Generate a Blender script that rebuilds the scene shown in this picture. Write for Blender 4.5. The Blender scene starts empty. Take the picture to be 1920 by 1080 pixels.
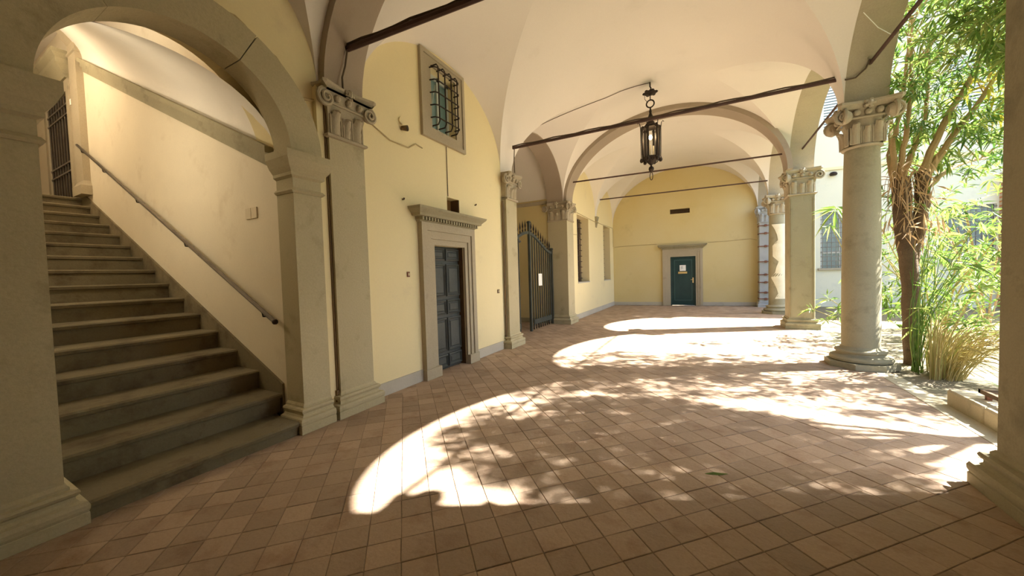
import bpy, bmesh, math, random
from math import sin, cos, pi, sqrt, radians
from mathutils import Vector, Matrix

random.seed(7)
scn = bpy.context.scene
COL = scn.collection

# ------------------------------------------------------------------ camera
F_PX, YAW, PITCH, ROLL, CAM_H = 675.0, radians(28.3), radians(-2.1), radians(-1.7), 1.55
_F = Vector((-sin(YAW) * cos(PITCH), cos(YAW) * cos(PITCH), sin(PITCH)))
_R = Vector((cos(YAW), sin(YAW), 0)); _U = _R.cross(_F)
_R2 = cos(ROLL) * _R + sin(ROLL) * _U; _U2 = -sin(ROLL) * _R + cos(ROLL) * _U
cd = bpy.data.cameras.new('camera'); cam = bpy.data.objects.new('camera', cd); COL.objects.link(cam)
cd.sensor_width = 36.0; cd.lens = F_PX / 1920 * 36.0; cd.clip_start = 0.05; cd.clip_end = 300
m = Matrix.Identity(4)
for i in range(3):
    m[i][0] = _R2[i]; m[i][1] = _U2[i]; m[i][2] = -_F[i]; m[i][3] = (0, 0, CAM_H)[i]
cam.matrix_world = m
scn.camera = cam

# ------------------------------------------------------------------ sky, sun, exposure
SUN_DIR = Vector((4.83, 2.55, 5.3)).normalized()          # towards the sun
wd = bpy.data.worlds.new('world'); scn.world = wd; wd.use_nodes = True
nt = wd.node_tree; nt.nodes.clear()
sky = nt.nodes.new('ShaderNodeTexSky'); sky.sky_type = 'NISHITA'; sky.sun_disc = False
sky.sun_elevation = math.asin(SUN_DIR.z); sky.sun_rotation = math.atan2(SUN_DIR.x, SUN_DIR.y)
sky.air_density = 1.0; sky.dust_density = 2.0
bg = nt.nodes.new('ShaderNodeBackground'); bg.inputs['Strength'].default_value = 0.34
wo = nt.nodes.new('ShaderNodeOutputWorld')
nt.links.new(sky.outputs[0], bg.inputs['Color']); nt.links.new(bg.outputs[0], wo.inputs['Surface'])
sl = bpy.data.lights.new('sun', 'SUN'); sl.energy = 20.0; sl.angle = radians(0.65); sl.color = (1.0, 0.95, 0.88)
sun = bpy.data.objects.new('sun', sl); COL.objects.link(sun)
sun.rotation_euler = SUN_DIR.to_track_quat('Z', 'Y').to_euler(); sun.location = SUN_DIR * 40
vs = scn.view_settings
vs.view_transform = 'Standard'; vs.look = 'None'; vs.gamma = 1.0; vs.use_curve_mapping = False
vs.exposure = 1.05
try:
    scn.cycles.use_denoising = True
    scn.cycles.max_bounces = 14; scn.cycles.diffuse_bounces = 8; scn.cycles.transparent_max_bounces = 8
    scn.cycles.sample_clamp_indirect = 6.0
except Exception:
    pass

# ------------------------------------------------------------------ materials
def _nodes(name):
    mt = bpy.data.materials.new(name); mt.use_nodes = True
    t = mt.node_tree; t.nodes.clear()
    out = t.nodes.new('ShaderNodeOutputMaterial'); b = t.nodes.new('ShaderNodeBsdfPrincipled')
    t.links.new(b.outputs[0], out.inputs['Surface'])
    return mt, t, b, out

def _noise(t, pos, scale, detail=4, rough=.55):
    n = t.nodes.new('ShaderNodeTexNoise'); n.inputs['Scale'].default_value = scale
    n.inputs['Detail'].default_value = detail; n.inputs['Roughness'].default_value = rough
    t.links.new(pos, n.inputs['Vector']); return n.outputs['Fac']

def _ramp(t, fac, a, b):
    r = t.nodes.new('ShaderNodeMapRange'); r.inputs['From Min'].default_value = a; r.inputs['From Max'].default_value = b
    t.links.new(fac, r.inputs['Value']); return r.outputs['Result']

def _mix(t, fac, a, b, blend='MIX'):
    x = t.nodes.new('ShaderNodeMix'); x.data_type = 'RGBA'; x.blend_type = blend
    if isinstance(fac, (int, float)): x.inputs[0].default_value = fac
    else: t.links.new(fac, x.inputs[0])
    for k, v in ((6, a), (7, b)):
        if isinstance(v, tuple): x.inputs[k].default_value = v + (1,) if len(v) == 3 else v
        else: t.links.new(v, x.inputs[k])
    return x.outputs[2]

def mat(name, c1, c2=None, c3=None, s1=.8, s3=2.2, rough=.85, bump=.15, bscale=25, metal=0., fine=.12, s3lo=.58, rnd=0.):
    """two-tone mottled surface with a third stain tone, fine grain and relief"""
    mt, t, b, out = _nodes(name)
    g = t.nodes.new('ShaderNodeNewGeometry'); pos = g.outputs['Position']
    col = c1
    if c2: col = _mix(t, _ramp(t, _noise(t, pos, s1, 5), .35, .68), c1, c2)
    if c3: col = _mix(t, _ramp(t, _noise(t, pos, s3, 6, .65), s3lo, s3lo + .2), col, c3)
    if rnd:
        oi = t.nodes.new('ShaderNodeObjectInfo'); ad = t.nodes.new('ShaderNodeMath'); ad.operation = 'ADD'
        t.links.new(oi.outputs['Random'], ad.inputs[0]); t.links.new(g.outputs['Random Per Island'], ad.inputs[1])
        fr = t.nodes.new('ShaderNodeMath'); fr.operation = 'FRACT'; t.links.new(ad.outputs[0], fr.inputs[0])
        mr = t.nodes.new('ShaderNodeMapRange'); mr.inputs['To Min'].default_value = 1 - rnd; mr.inputs['To Max'].default_value = 1 + rnd
        t.links.new(fr.outputs[0], mr.inputs['Value'])
        cb = t.nodes.new('ShaderNodeCombineColor')
        for k in range(3): t.links.new(mr.outputs[0], cb.inputs[k])
        col = _mix(t, 1.0, col, cb.outputs[0], 'MULTIPLY')
    if fine:
        f = _ramp(t, _noise(t, pos, 60, 3, .7), .2, .8)
        lo = 1 - fine
        col = _mix(t, 1.0, col, _mix(t, f, (lo, lo, lo), (1 + fine, 1 + fine, 1 + fine)), 'MULTIPLY')
    if isinstance(col, tuple): b.inputs['Base Color'].default_value = col + (1,)
    else: t.links.new(col, b.inputs['Base Color'])
    b.inputs['Roughness'].default_value = rough; b.inputs['Metallic'].default_value = metal
    b.inputs['Specular IOR Level'].default_value = .3
    if bump:
        bn = t.nodes.new('ShaderNodeBump'); bn.inputs['Strength'].default_value = bump; bn.inputs['Distance'].default_value = .02
        t.links.new(_noise(t, pos, bscale, 6, .6), bn.inputs['Height']); t.links.new(bn.outputs[0], b.inputs['Normal'])
    return mt

def leafmat(name, c1, c2, c3, trans=.45, rough=.45):
    mt, t, b, out = _nodes(name)
    g = t.nodes.new('ShaderNodeNewGeometry')
    cr = t.nodes.new('ShaderNodeValToRGB'); t.links.new(g.outputs['Random Per Island'], cr.inputs[0])
    e = cr.color_ramp.elements; e[0].color = c1 + (1,); e[1].color = c3 + (1,); k = e.new(.6); k.color = c2 + (1,)
    t.links.new(cr.outputs[0], b.inputs['Base Color']); b.inputs['Roughness'].default_value = rough
    tr = t.nodes.new('ShaderNodeBsdfTranslucent'); t.links.new(cr.outputs[0], tr.inputs['Color'])
    mx = t.nodes.new('ShaderNodeMixShader'); mx.inputs[0].default_value = trans
    t.links.new(b.outputs[0], mx.inputs[1]); t.links.new(tr.outputs[0], mx.inputs[2]); t.links.new(mx.outputs[0], out.inputs['Surface'])
    return mt

def emit(name, c, s):
    mt, t, b, out = _nodes(name)
    b.inputs['Base Color'].default_value = c + (1,); b.inputs['Emission Color'].default_value = c + (1,); b.inputs['Emission Strength'].default_value = s
    return mt

def glassmat(name, c, rough=.08, alpha=1.0, trans=0.):
    mt, t, b, out = _nodes(name)
    b.inputs['Base Color'].default_value = c + (1,); b.inputs['Roughness'].default_value = rough
    b.inputs['Transmission Weight'].default_value = trans; b.inputs['Alpha'].default_value = alpha
    return mt

M = {}
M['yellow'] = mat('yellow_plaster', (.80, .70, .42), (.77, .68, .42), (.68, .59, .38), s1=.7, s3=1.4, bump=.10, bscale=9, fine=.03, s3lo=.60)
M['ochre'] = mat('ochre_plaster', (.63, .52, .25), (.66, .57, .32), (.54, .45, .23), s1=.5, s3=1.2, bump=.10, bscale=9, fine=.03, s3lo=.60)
M['white'] = mat('vault_plaster', (.79, .755, .70), (.76, .725, .67), (.70, .665, .61), s1=.6, s3=1.2, bump=.12, bscale=6, fine=.03, s3lo=.62)
M['stairwall'] = mat('stair_plaster', (.78, .71, .56), (.73, .66, .52), (.64, .56, .42), s1=1.1, s3=2.0, bump=.10, bscale=12, fine=.04)
M['stone'] = mat('grey_sandstone', (.305, .275, .18), (.35, .315, .21), (.20, .18, .115), s1=1.0, s3=2.6, bump=.2, bscale=30, fine=.10, s3lo=.55)
M['stonelt'] = mat('pale_sandstone', (.43, .375, .27), (.39, .34, .245), (.29, .255, .19), s1=1.2, s3=3.0, bump=.25, bscale=35, fine=.10, s3lo=.6)
M['archstone'] = mat('ochre_sandstone', (.44, .39, .25), (.48, .43, .285), (.31, .27, .165), s1=1.0, s3=2.2, bump=.2, bscale=30, fine=.10, s3lo=.56)
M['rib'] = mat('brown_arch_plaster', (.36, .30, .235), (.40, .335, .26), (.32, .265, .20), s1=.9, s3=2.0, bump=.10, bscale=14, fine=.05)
M['step'] = mat('worn_step_stone', (.165, .138, .08), (.205, .172, .105), (.10, .075, .042), s1=1.3, s3=3.0, bump=.3, bscale=18, fine=.12, s3lo=.5, rnd=.08)
M['tile'] = mat('terracotta_tile', (.35, .255, .175), (.385, .29, .205), (.28, .185, .12), s1=.9, s3=4.0, rough=.8, bump=.3, bscale=22, fine=.12, s3lo=.52, rnd=.16)
M['mortar'] = mat('tile_joint', (.20, .15, .105), (.25, .19, .13), None, s1=6, bump=.3, fine=.1)
M['base'] = mat('grey_skirting', (.50, .47, .40), (.44, .41, .35), (.38, .34, .28), s1=1.5, s3=4, bump=.15, fine=.06)
M['kerb'] = mat('kerb_stone', (.50, .44, .30), (.42, .38, .27), (.33, .30, .21), s1=2.0, s3=5, bump=.3, fine=.1)
M['iron'] = mat('wrought_iron', (.030, .024, .020), (.055, .040, .030), (.09, .05, .03), s1=6, s3=14, rough=.6, bump=.2, bscale=60, metal=.6, fine=.1)
M['rod'] = mat('rusted_tie_rod', (.075, .045, .035), (.10, .06, .05), None, s1=5, rough=.7, bump=.2, metal=.3, fine=.1)
M['gate'] = mat('gate_paint', (.055, .065, .058), (.075, .085, .075), (.10, .075, .05), s1=4, s3=12, rough=.5, bump=.1, metal=.2, fine=.05, s3lo=.66)
M['oakgrey'] = mat('grey_green_door_paint', (.060, .068, .066), (.080, .088, .084), (.045, .045, .04), s1=3, s3=7, rough=.55, bump=.15, fine=.06)
M['brownwood'] = mat('dark_brown_wood', (.085, .048, .022), (.12, .07, .03), None, s1=5, rough=.6, bump=.15)
M['greendoor'] = mat('dark_green_door_paint', (.010, .040, .042), (.016, .055, .055), None, s1=2.5, rough=.35, bump=.05, fine=.04)
M['greentrim'] = mat('green_door_moulding', (.05, .115, .11), None, None, rough=.4, bump=0, fine=.04)
M['paper'] = mat('white_paper', (.90, .90, .87), None, None, rough=.8, bump=0, fine=.02)
M['ink'] = mat('ink', (.12, .14, .20), None, None, rough=.8, bump=0, fine=0)
M['plaque'] = mat('yellow_plaque', (.62, .44, .16), None, None, rough=.5, bump=0, fine=.05)
M['brass'] = mat('brass', (.75, .62, .35), None, None, rough=.35, bump=0, metal=.9, fine=.03)
M['cable'] = mat('plastered_cable', (.50, .41, .22), (.42, .34, .2), None, s1=8, bump=.1)
M['cabledark'] = mat('dark_cable', (.10, .075, .05), None, None, bump=0)
M['pipe'] = mat('brown_copper_pipe', (.20, .13, .06), (.15, .10, .05), None, s1=5, rough=.5, metal=.4, bump=.1)
M['pane'] = glassmat('blue_green_pane', (.16, .27, .27), .15)
M['paneframe'] = mat('pale_sash_paint', (.55, .60, .56), (.48, .55, .52), None, s1=4, rough=.6, bump=.05)
M['dark'] = mat('dark_interior', (.05, .035, .02), None, None, bump=0, fine=0)
M['niche'] = mat('brown_niche_board', (.24, .13, .04), (.18, .095, .03), None, s1=6, rough=.6, bump=.1)
M['steel'] = mat('worn_steel_rail', (.16, .14, .12), (.22, .20, .17), None, s1=4, rough=.35, metal=.8, bump=.05)
M['plastic'] = mat('cream_plastic', (.66, .58, .42), None, None, rough=.5, bump=0, fine=.02)
M['terracap'] = mat('rust_brown', (.22, .09, .05), None, None, rough=.6, bump=.1)
M['bark'] = mat('grey_brown_bark', (.10, .065, .038), (.14, .095, .055), (.06, .04, .025), s1=5, s3=12, bump=.6, bscale=40, fine=.2)
M['branch'] = mat('pale_branch_bark', (.42, .29, .15), (.34, .25, .12), (.26, .20, .09), s1=4, s3=9, bump=.4, bscale=40, fine=.15)
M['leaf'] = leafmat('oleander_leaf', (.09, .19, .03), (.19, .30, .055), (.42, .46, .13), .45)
M['leafdark'] = leafmat('dark_green_leaf', (.05, .13, .03), (.10, .22, .04), (.22, .34, .08), .3)  # darker greens, varied from leaf to leaf
M['leafyellow'] = leafmat('yellowing_leaf', (.40, .40, .06), (.60, .52, .06), (.55, .35, .08))
M['dry'] = leafmat('dry_stem', (.42, .34, .12), (.55, .44, .18), (.34, .36, .10), .15, .7)
M['dryleaf'] = leafmat('dry_leaf', (.55, .38, .20), (.45, .30, .15), (.68, .52, .32), .3, .7)
M['soil'] = mat('garden_soil', (.20, .165, .11), (.15, .14, .075), (.30, .26, .19), s1=2.5, s3=5, bump=.6, bscale=12, fine=.25)
M['court'] = mat('pale_court_render', (.78, .76, .60), (.72, .72, .58), (.62, .62, .50), s1=.6, s3=1.5, bump=.1, bscale=8, fine=.03)
M['courtband'] = mat('cream_string_course', (.80, .72, .45), None, None, bump=.05)
M['courtglass'] = glassmat('court_window_pane', (.34, .42, .42), .12)
M['shutter'] = mat('white_louver_paint', (.80, .82, .82), None, None, bump=0, fine=.02)
M['roof'] = mat('roof_deck', (.35, .22, .15), None, None, bump=.1)
M['grate'] = mat('brown_grating', (.13, .085, .055), (.18, .12, .07), None, s1=6, rough=.6, metal=.4, bump=.1)
M['blue'] = mat('weathered_blue_grey_stone', (.46, .47, .46), (.38, .39, .38), (.56, .55, .52), s1=1.5, s3=3.5, bump=.3, fine=.1)

def brickmat():
    mt, t, b, out = _nodes('red_brickwork')
    g = t.nodes.new('ShaderNodeNewGeometry'); mp = t.nodes.new('ShaderNodeMapping'); mp.inputs['Rotation'].default_value = (radians(90), 0, 0)
    t.links.new(g.outputs['Position'], mp.inputs[0])
    br = t.nodes.new('ShaderNodeTexBrick'); t.links.new(mp.outputs[0], br.inputs['Vector'])
    br.inputs['Color1'].default_value = (.55, .22, .09, 1); br.inputs['Color2'].default_value = (.44, .17, .07, 1); br.inputs['Mortar'].default_value = (.5, .4, .28, 1)
    br.inputs['Scale'].default_value = 1; br.inputs['Brick Width'].default_value = .25; br.inputs['Row Height'].default_value = .07; br.inputs['Mortar Size'].default_value = .01
    t.links.new(br.outputs[0], b.inputs['Base Color']); b.inputs['Roughness'].default_value = .9
    return mt
M['brick'] = brickmat()

# ------------------------------------------------------------------ mesh helpers
WL = {}                                                         # world position of every object's origin

class MB:
    def __init__(s): s.v = []; s.f = []
    def add(s, vs, fs):
        o = len(s.v); s.v += [tuple(p) for p in vs]; s.f += [tuple(i + o for i in q) for q in fs]; return s
    def box(s, x0, x1, y0, y1, z0, z1, skew=0.):
        P = [(x, y + skew * (x - x0), z) for z in (z0, z1) for x, y in ((x0, y0), (x1, y0), (x1, y1), (x0, y1))]
        return s.add(P, [(3, 2, 1, 0), (4, 5, 6, 7), (0, 1, 5, 4), (1, 2, 6, 5), (2, 3, 7, 6), (3, 0, 4, 7)])
    def cbox(s, x0, x1, y0, y1, z0, z1, c=.01):
        """box with chamfered vertical and top edges"""
        def ring(o, z): return [(x0 + o, y0 + c, z), (x0 + c, y0 + o, z), (x1 - c, y0 + o, z), (x1 - o, y0 + c, z), (x1 - o, y1 - c, z), (x1 - c, y1 - o, z), (x0 + c, y1 - o, z), (x0 + o, y1 - c, z)]
        return s.rings([ring(0, z0), ring(0, z1 - c), ring(c * .7, z1)])
    def rings(s, R, caps=True, closed=True):
        n = len(R[0]); vs = [p for r in R for p in r]; fs = []
        for k in range(len(R) - 1):
            for i in range(n if closed else n - 1):
                j = (i + 1) % n; fs.append((k * n + i, k * n + j, (k + 1) * n + j, (k + 1) * n + i))
        if caps: fs += [tuple(range(n - 1, -1, -1)), tuple((len(R) - 1) * n + i for i in range(n))]
        return s.add(vs, fs)
    def tube(s, path, r, n=6, caps=True):
        P = [Vector(p) for p in path]; rr = r if isinstance(r, (list, tuple)) else [r] * len(P); R = []; up = None
        for i, p in enumerate(P):
            d = (P[min(i + 1, len(P) - 1)] - P[max(i - 1, 0)])
            d = d.normalized() if d.length > 1e-9 else Vector((0, 0, 1))
            if up is None: up = Vector((0, 0, 1)) if abs(d.z) < .9 else Vector((1, 0, 0))
            a = d.cross(up)
            if a.length < 1e-6: a = d.orthogonal()
            a.normalize(); b = a.cross(d).normalized(); up = b
            R.append([p + (a * cos(2 * pi * k / n) + b * sin(2 * pi * k / n)) * rr[i] for k in range(n)])
        return s.rings(R, caps)
    def sphere(s, c, r, n=8, m_=5, sx=1, sy=1, sz=1):
        R = []
        for k in range(1, m_):
            a = pi * k / m_
            R.append([(c[0] + r * sx * sin(a) * cos(2 * pi * i / n), c[1] + r * sy * sin(a) * sin(2 * pi * i / n), c[2] - r * sz * cos(a)) for i in range(n)])
        return s.rings(R)
    def lathe(s, prof, c, n=32):
        return s.rings([[(c[0] + r * cos(2 * pi * i / n), c[1] + r * sin(2 * pi * i / n), c[2] + z) for i in range(n)] for r, z in prof])
    def rloft(s, prof, x0, x1, y0, y1, z=0, fix=''):
        """rectangular moulding: prof = (offset, z); sides named in fix (x-, x+, y-, y+) keep their place"""
        R = []
        for o, h in prof:
            a = x0 if 'x-' in fix else x0 - o; b = x1 if 'x+' in fix else x1 + o
            c = y0 if 'y-' in fix else y0 - o; d = y1 if 'y+' in fix else y1 + o
            R.append([(a, c, z + h), (b, c, z + h), (b, d, z + h), (a, d, z + h)])
        return s.rings(R)
    def move(s, d):
        s.v = [(p[0] + d[0], p[1] + d[1], p[2] + d[2]) for p in s.v]; return s

def mk(name, mb, mt, parent=None, smooth=False, kind=None, label=None, cat=None, group=None, ang=35):
    me = bpy.data.meshes.new(name)
    off = WL[parent.name] if parent else None
    if off is None:
        xs = [p[0] for p in mb.v]; ys = [p[1] for p in mb.v]; zs_ = [p[2] for p in mb.v]
        off = Vector(((min(xs) + max(xs)) / 2, (min(ys) + max(ys)) / 2, min(zs_)))
    me.from_pydata([(p[0] - off[0], p[1] - off[1], p[2] - off[2]) for p in mb.v], [], mb.f); me.update()
    bm = bmesh.new(); bm.from_mesh(me); bmesh.ops.remove_doubles(bm, verts=bm.verts, dist=1e-6)
    bmesh.ops.recalc_face_normals(bm, faces=bm.faces)
    bm.to_mesh(me); bm.free()
    if smooth:
        me.polygons.foreach_set('use_smooth', [True] * len(me.polygons))
        try: me.set_sharp_from_angle(angle=radians(ang))
        except Exception: pass
    me.materials.append(M[mt] if isinstance(mt, str) else mt)
    o = bpy.data.objects.new(name, me); COL.objects.link(o)
    if parent: o.parent = parent
    else: o.location = off
    WL[o.name] = off
    if kind: o['kind'] = kind
    if label: o['label'] = label
    if cat: o['category'] = cat
    if group: o['group'] = group
    return o

def root(name, loc, label=None, cat=None, group=None, kind=None):
    o = bpy.data.objects.new(name, None); COL.objects.link(o); o.location = loc; o.empty_display_size = .1
    WL[o.name] = Vector(loc)
    if label: o['label'] = label
    if cat: o['category'] = cat
    if group: o['group'] = group
    if kind: o['kind'] = kind
    return o

def plate(polys, place, t0, t1):
    """polygons (outer first, then holes) in 2-D, extruded between t0 and t1; place(a, b, t) -> 3-D"""
    cu = bpy.data.curves.new('tmp', 'CURVE'); cu.dimensions = '2D'; cu.fill_mode = 'BOTH'; cu.extrude = .5
    for pl in polys:
        sp = cu.splines.new('POLY'); sp.points.add(len(pl) - 1); sp.use_cyclic_u = True
        for k, (a, b) in enumerate(pl): sp.points[k].co = (a, b, 0, 1)
    ob = bpy.data.objects.new('tmp', cu); COL.objects.link(ob)
    dg = bpy.context.evaluated_depsgraph_get(); me = bpy.data.meshes.new_from_object(ob.evaluated_get(dg))
    mb = MB(); mb.add([place(v.co.x, v.co.y, t0 + (t1 - t0) * (v.co.z + .5)) for v in me.vertices], [tuple(p.vertices) for p in me.polygons])
    bpy.data.objects.remove(ob); bpy.data.curves.remove(cu); bpy.data.meshes.remove(me)
    return mb

def arcpts(yc, a, zs0, rise, n=28, rev=False):
    P = [(yc - a * cos(pi * k / n), zs0 + rise * sin(pi * k / n)) for k in range(n + 1)]
    return P[::-1] if rev else P

def copytree(o, loc, **props):
    def rec(s, par):
        c = s.copy(); COL.objects.link(c); c.parent = par
        for ch in s.children: rec(ch, c)
        return c
    c = rec(o, None); c.location = loc; WL[c.name] = Vector(loc)
    for k, v in props.items(): c[k] = v
    return c

# ------------------------------------------------------------------ plan of the loggia
XL, XR, XO, SK = -3.76, 1.85, 2.34, .085                        # inner wall, inner and outer arcade face, skew of the bays
XB = -4.28                                                      # back of the inner wall
def sy(x, y0): return y0 + SK * (x - XL)
ZL, ZR = 3.70, 3.90
def zsp(x): return ZL + (ZR - ZL) * (x - XL) / (XR - XL)
CX, HA, RISE = (XL + XR) / 2, (XR - XL) / 2, 2.14
def barrel(x):
    t = max(-1., min(1., (x - CX) / HA)); return zsp(x) + RISE * sqrt(1 - t * t)
DT = 1.72
class Lun:
    def __init__(s, yc, a, apex, side):
        s.yc, s.a, s.side = yc, a, side; s.z0 = ZL if side < 0 else ZR; s.rise = apex - s.z0
        x = XL + DT if side < 0 else XR - DT
        s.sl = (barrel(x) - apex) / DT
    def z(s, y, d):
        t = (y - s.yc) / s.a
        if abs(t) >= 1: return None
        return s.z0 + s.rise * sqrt(1 - t * t) + s.sl * d
    def cross(s, y):
        if abs((y - s.yc) / s.a) >= 1: return 0.
        lo, hi = 0., DT
        for _ in range(40):
            mid = (lo + hi) / 2; x = XL + mid if s.side < 0 else XR - mid
            if barrel(x) < s.z(y, mid): lo = mid
            else: hi = mid
        return lo
LEFT = [Lun(.78, 1.80, 5.10, -1), Lun(4.84, 1.78, 5.10, -1), Lun(8.74, 1.64, 5.13, -1), Lun(12.46, 1.50, 5.13, -1), Lun(15.55, 1.40, 5.13, -1),
        Lun(-3.2, 1.75, 5.10, -1)]
CY = [-.70, 3.33, 7.35, 11.42, 14.75, 17.45]                    # arcade supports, real y at the arcade
ARCH = [((CY[k] + CY[k + 1]) / 2, (CY[k + 1] - CY[k]) / 2 - .13) for k in range(5)]
DS = SK * (XR - XL)
RIGHT = [Lun(c - DS, a, 5.38, 1) for c, a in ARCH] + [Lun(-2.9 - DS, 1.9, 5.38, 1)]

def vault(name, ya, yb, label):
    ys = set()
    for k in range(181): ys.add(ya + (yb - ya) * k / 180)
    for L in LEFT + RIGHT:
        for k in range(41):
            y = L.yc - L.a * cos(pi * k / 40)
            if ya < y < yb: ys.add(y)
    ys = sorted(ys); mb = MB(); A, B, C = [], [], []
    for y in ys:
        l = next((q for q in LEFT if abs(y - q.yc) < q.a), None); r = next((q for q in RIGHT if abs(y - q.yc) < q.a), None)
        dl = l.cross(y) if l else 0.; dr = r.cross(y) if r else 0.
        nl, nb = 14, 44
        A.append([(XL + dl * k / nl, sy(XL + dl * k / nl, y), l.z(y, dl * k / nl) if l else ZL) for k in range(nl + 1)])
        C.append([(XR - dr * k / nl, sy(XR - dr * k / nl, y), r.z(y, dr * k / nl) if r else ZR) for k in range(nl + 1)])
        x0, x1 = XL + dl, XR - dr
        a0 = math.acos(max(-1, min(1, (x0 - CX) / HA))); a1 = math.acos(max(-1, min(1, (x1 - CX) / HA)))
        row = []
        for k in range(nb + 1):
            x = CX + HA * cos(a0 + (a1 - a0) * k / nb); row.append((x, sy(x, y), barrel(x)))
        B.append(row)
    me_parts = []
    for g in (A, B, C):
        n = len(g[0]); vs_ = [p for r in g for p in r]; fs_ = []
        for i in range(len(g) - 1):
            for k in range(n - 1): fs_.append((i * n + k, i * n + k + 1, (i + 1) * n + k + 1, (i + 1) * n + k))
        me_parts.append((vs_, fs_))
    # three shells stay unwelded so that the groins read as crisp edges
    me = bpy.data.meshes.new(name); V, Fc = [], []
    for vs_, fs_ in me_parts:
        o = len(V); V += vs_; Fc += [tuple(i + o for i in q) for q in fs_]
    me.from_pydata(V, [], Fc); me.update(); me.validate()
    me.polygons.foreach_set('use_smooth', [True] * len(me.polygons))
    me.materials.append(M['white']); o = bpy.data.objects.new(name, me); COL.objects.link(o); WL[o.name] = Vector((0, 0, 0))
    o['kind'] = 'structure'; o['label'] = label
    return o

vault('ceiling', 2.85, 10.70, 'white plaster lunette vault above the hanging lantern')
vault('ceiling', 10.70, 16.995, 'white plaster lunette vault ending at the yellow end wall')
vault('ceiling', -5.0, 2.85, 'white plaster lunette vault in front of the stair arch')

# transverse arches
def rib(y0, w0, w1, label):
    mb = MB(); n = 48; a, r = HA - .09, RISE - .115; R = []
    for k in range(n + 1):
        t = pi * k / n; c, s_ = cos(t), sin(t); xi = CX + a * c; xo = CX + (HA + .02) * c
        zi = zsp(xi) + r * s_; zo = zsp(xo) + (RISE + .05) * s_
        R.append([(xi, sy(xi, y0 - w0), zi), (xi, sy(xi, y0 + w1), zi), (xo, sy(xo, y0 + w1), zo), (xo, sy(xo, y0 - w0), zo)])
    mb.rings(R)
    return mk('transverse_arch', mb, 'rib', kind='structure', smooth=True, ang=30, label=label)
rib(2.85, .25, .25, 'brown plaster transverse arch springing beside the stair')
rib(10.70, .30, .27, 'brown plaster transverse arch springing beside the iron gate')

# ------------------------------------------------------------------ walls
SA_Y0, SA_Y1, SA_Z, SA_R = .62, 2.20, 2.85, .79
DO = (4.40, 5.20, 2.05)                                         # panelled door opening
W1 = (4.47, 5.10, 3.88, 4.84)
N1 = (4.80, 5.14, 2.56, 2.87)
NW = [(11.67, 13.02, 1.23, 3.50), (15.18, 16.36, 1.22, 3.50)]
def rect(a, b, c, d): return [(a, c), (b, c), (b, d), (a, d)]
outer = [(-5.2, 0), (SA_Y0 - .03, 0), (SA_Y0 - .03, SA_Z)] + arcpts((SA_Y0 + SA_Y1) / 2, SA_R + .03, SA_Z, SA_R + .16)[1:-1] + [(SA_Y1 + .08, SA_Z), (SA_Y1 + .08, 0), (DO[0], 0), (DO[0], DO[2]), (DO[1], DO[2]), (DO[1], 0),
         (6.63, 0), (6.63, ZL)] + [(7.10, ZL)] + arcpts(8.74, 1.64, ZL, 1.43)[1:-1] + [(10.38, ZL), (10.98, ZL), (10.98, 0), (17.0, 0), (17.0, 7.2), (-5.2, 7.2)]
wl = mk('wall_left', plate([outer, rect(*W1[:2], *W1[2:]), rect(N1[0], N1[1], N1[2], N1[3]), rect(NW[0][0], NW[0][1], NW[0][2], NW[0][3]), rect(NW[1][0], NW[1][1], NW[1][2], NW[1][3])],
        lambda a, b, t: (t, a, b), XL, XB), 'yellow', kind='structure')
# brown soffit and stone lining of the gate arch
mb = MB(); n = 32; R = []
for k in range(n + 1):
    t = pi * k / n; R.append([(XL + .004, 8.74 - 1.645 * cos(t), ZL + 1.435 * sin(t)), (XB, 8.74 - 1.645 * cos(t), ZL + 1.435 * sin(t)),
                              (XB, 8.74 - 1.625 * cos(t), ZL + 1.41 * sin(t)), (XL + .004, 8.74 - 1.625 * cos(t), ZL + 1.41 * sin(t))])
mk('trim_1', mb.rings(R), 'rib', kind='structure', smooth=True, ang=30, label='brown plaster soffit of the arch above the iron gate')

# back wall (skewed like the bays) with door opening and vent slot
BY = 17.0
bw_pl = lambda a, b, t: (a, sy(a, BY) + t, b)
BD = (-1.35, -.37, 2.12)
VT = (-1.34, -.57, 3.98, 4.18)
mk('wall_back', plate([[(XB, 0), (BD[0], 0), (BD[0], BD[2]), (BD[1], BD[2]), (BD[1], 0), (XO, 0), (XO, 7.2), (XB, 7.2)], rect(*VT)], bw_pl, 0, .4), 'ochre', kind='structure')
mk('wall_front', MB().box(XB, XO, -5.4, -5.2, 0, 7.2), 'yellow', kind='structure')

# arcade wall over the columns, plus an invented solid stretch behind the camera to darken the foreground
path = [(-5.2, 0), (CY[1] - .27, 0), (CY[1] - .27, ZR)]
for c, a in ARCH[1:]: path += arcpts(c, a, ZR, 1.48)
path += [(17.5, ZR), (17.5, 7.2), (-5.2, 7.2)]
mk('wall_right', plate([path], lambda a, b, t: (t, a, b), XR, XO), 'stonelt', kind='structure', label='pale plaster arcade wall carried by the columns, with an added solid stretch out of view')
mk('roof', MB().box(-4.5, 2.7, -5.5, 17.9, 7.2, 7.35), 'roof', kind='structure')

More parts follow.
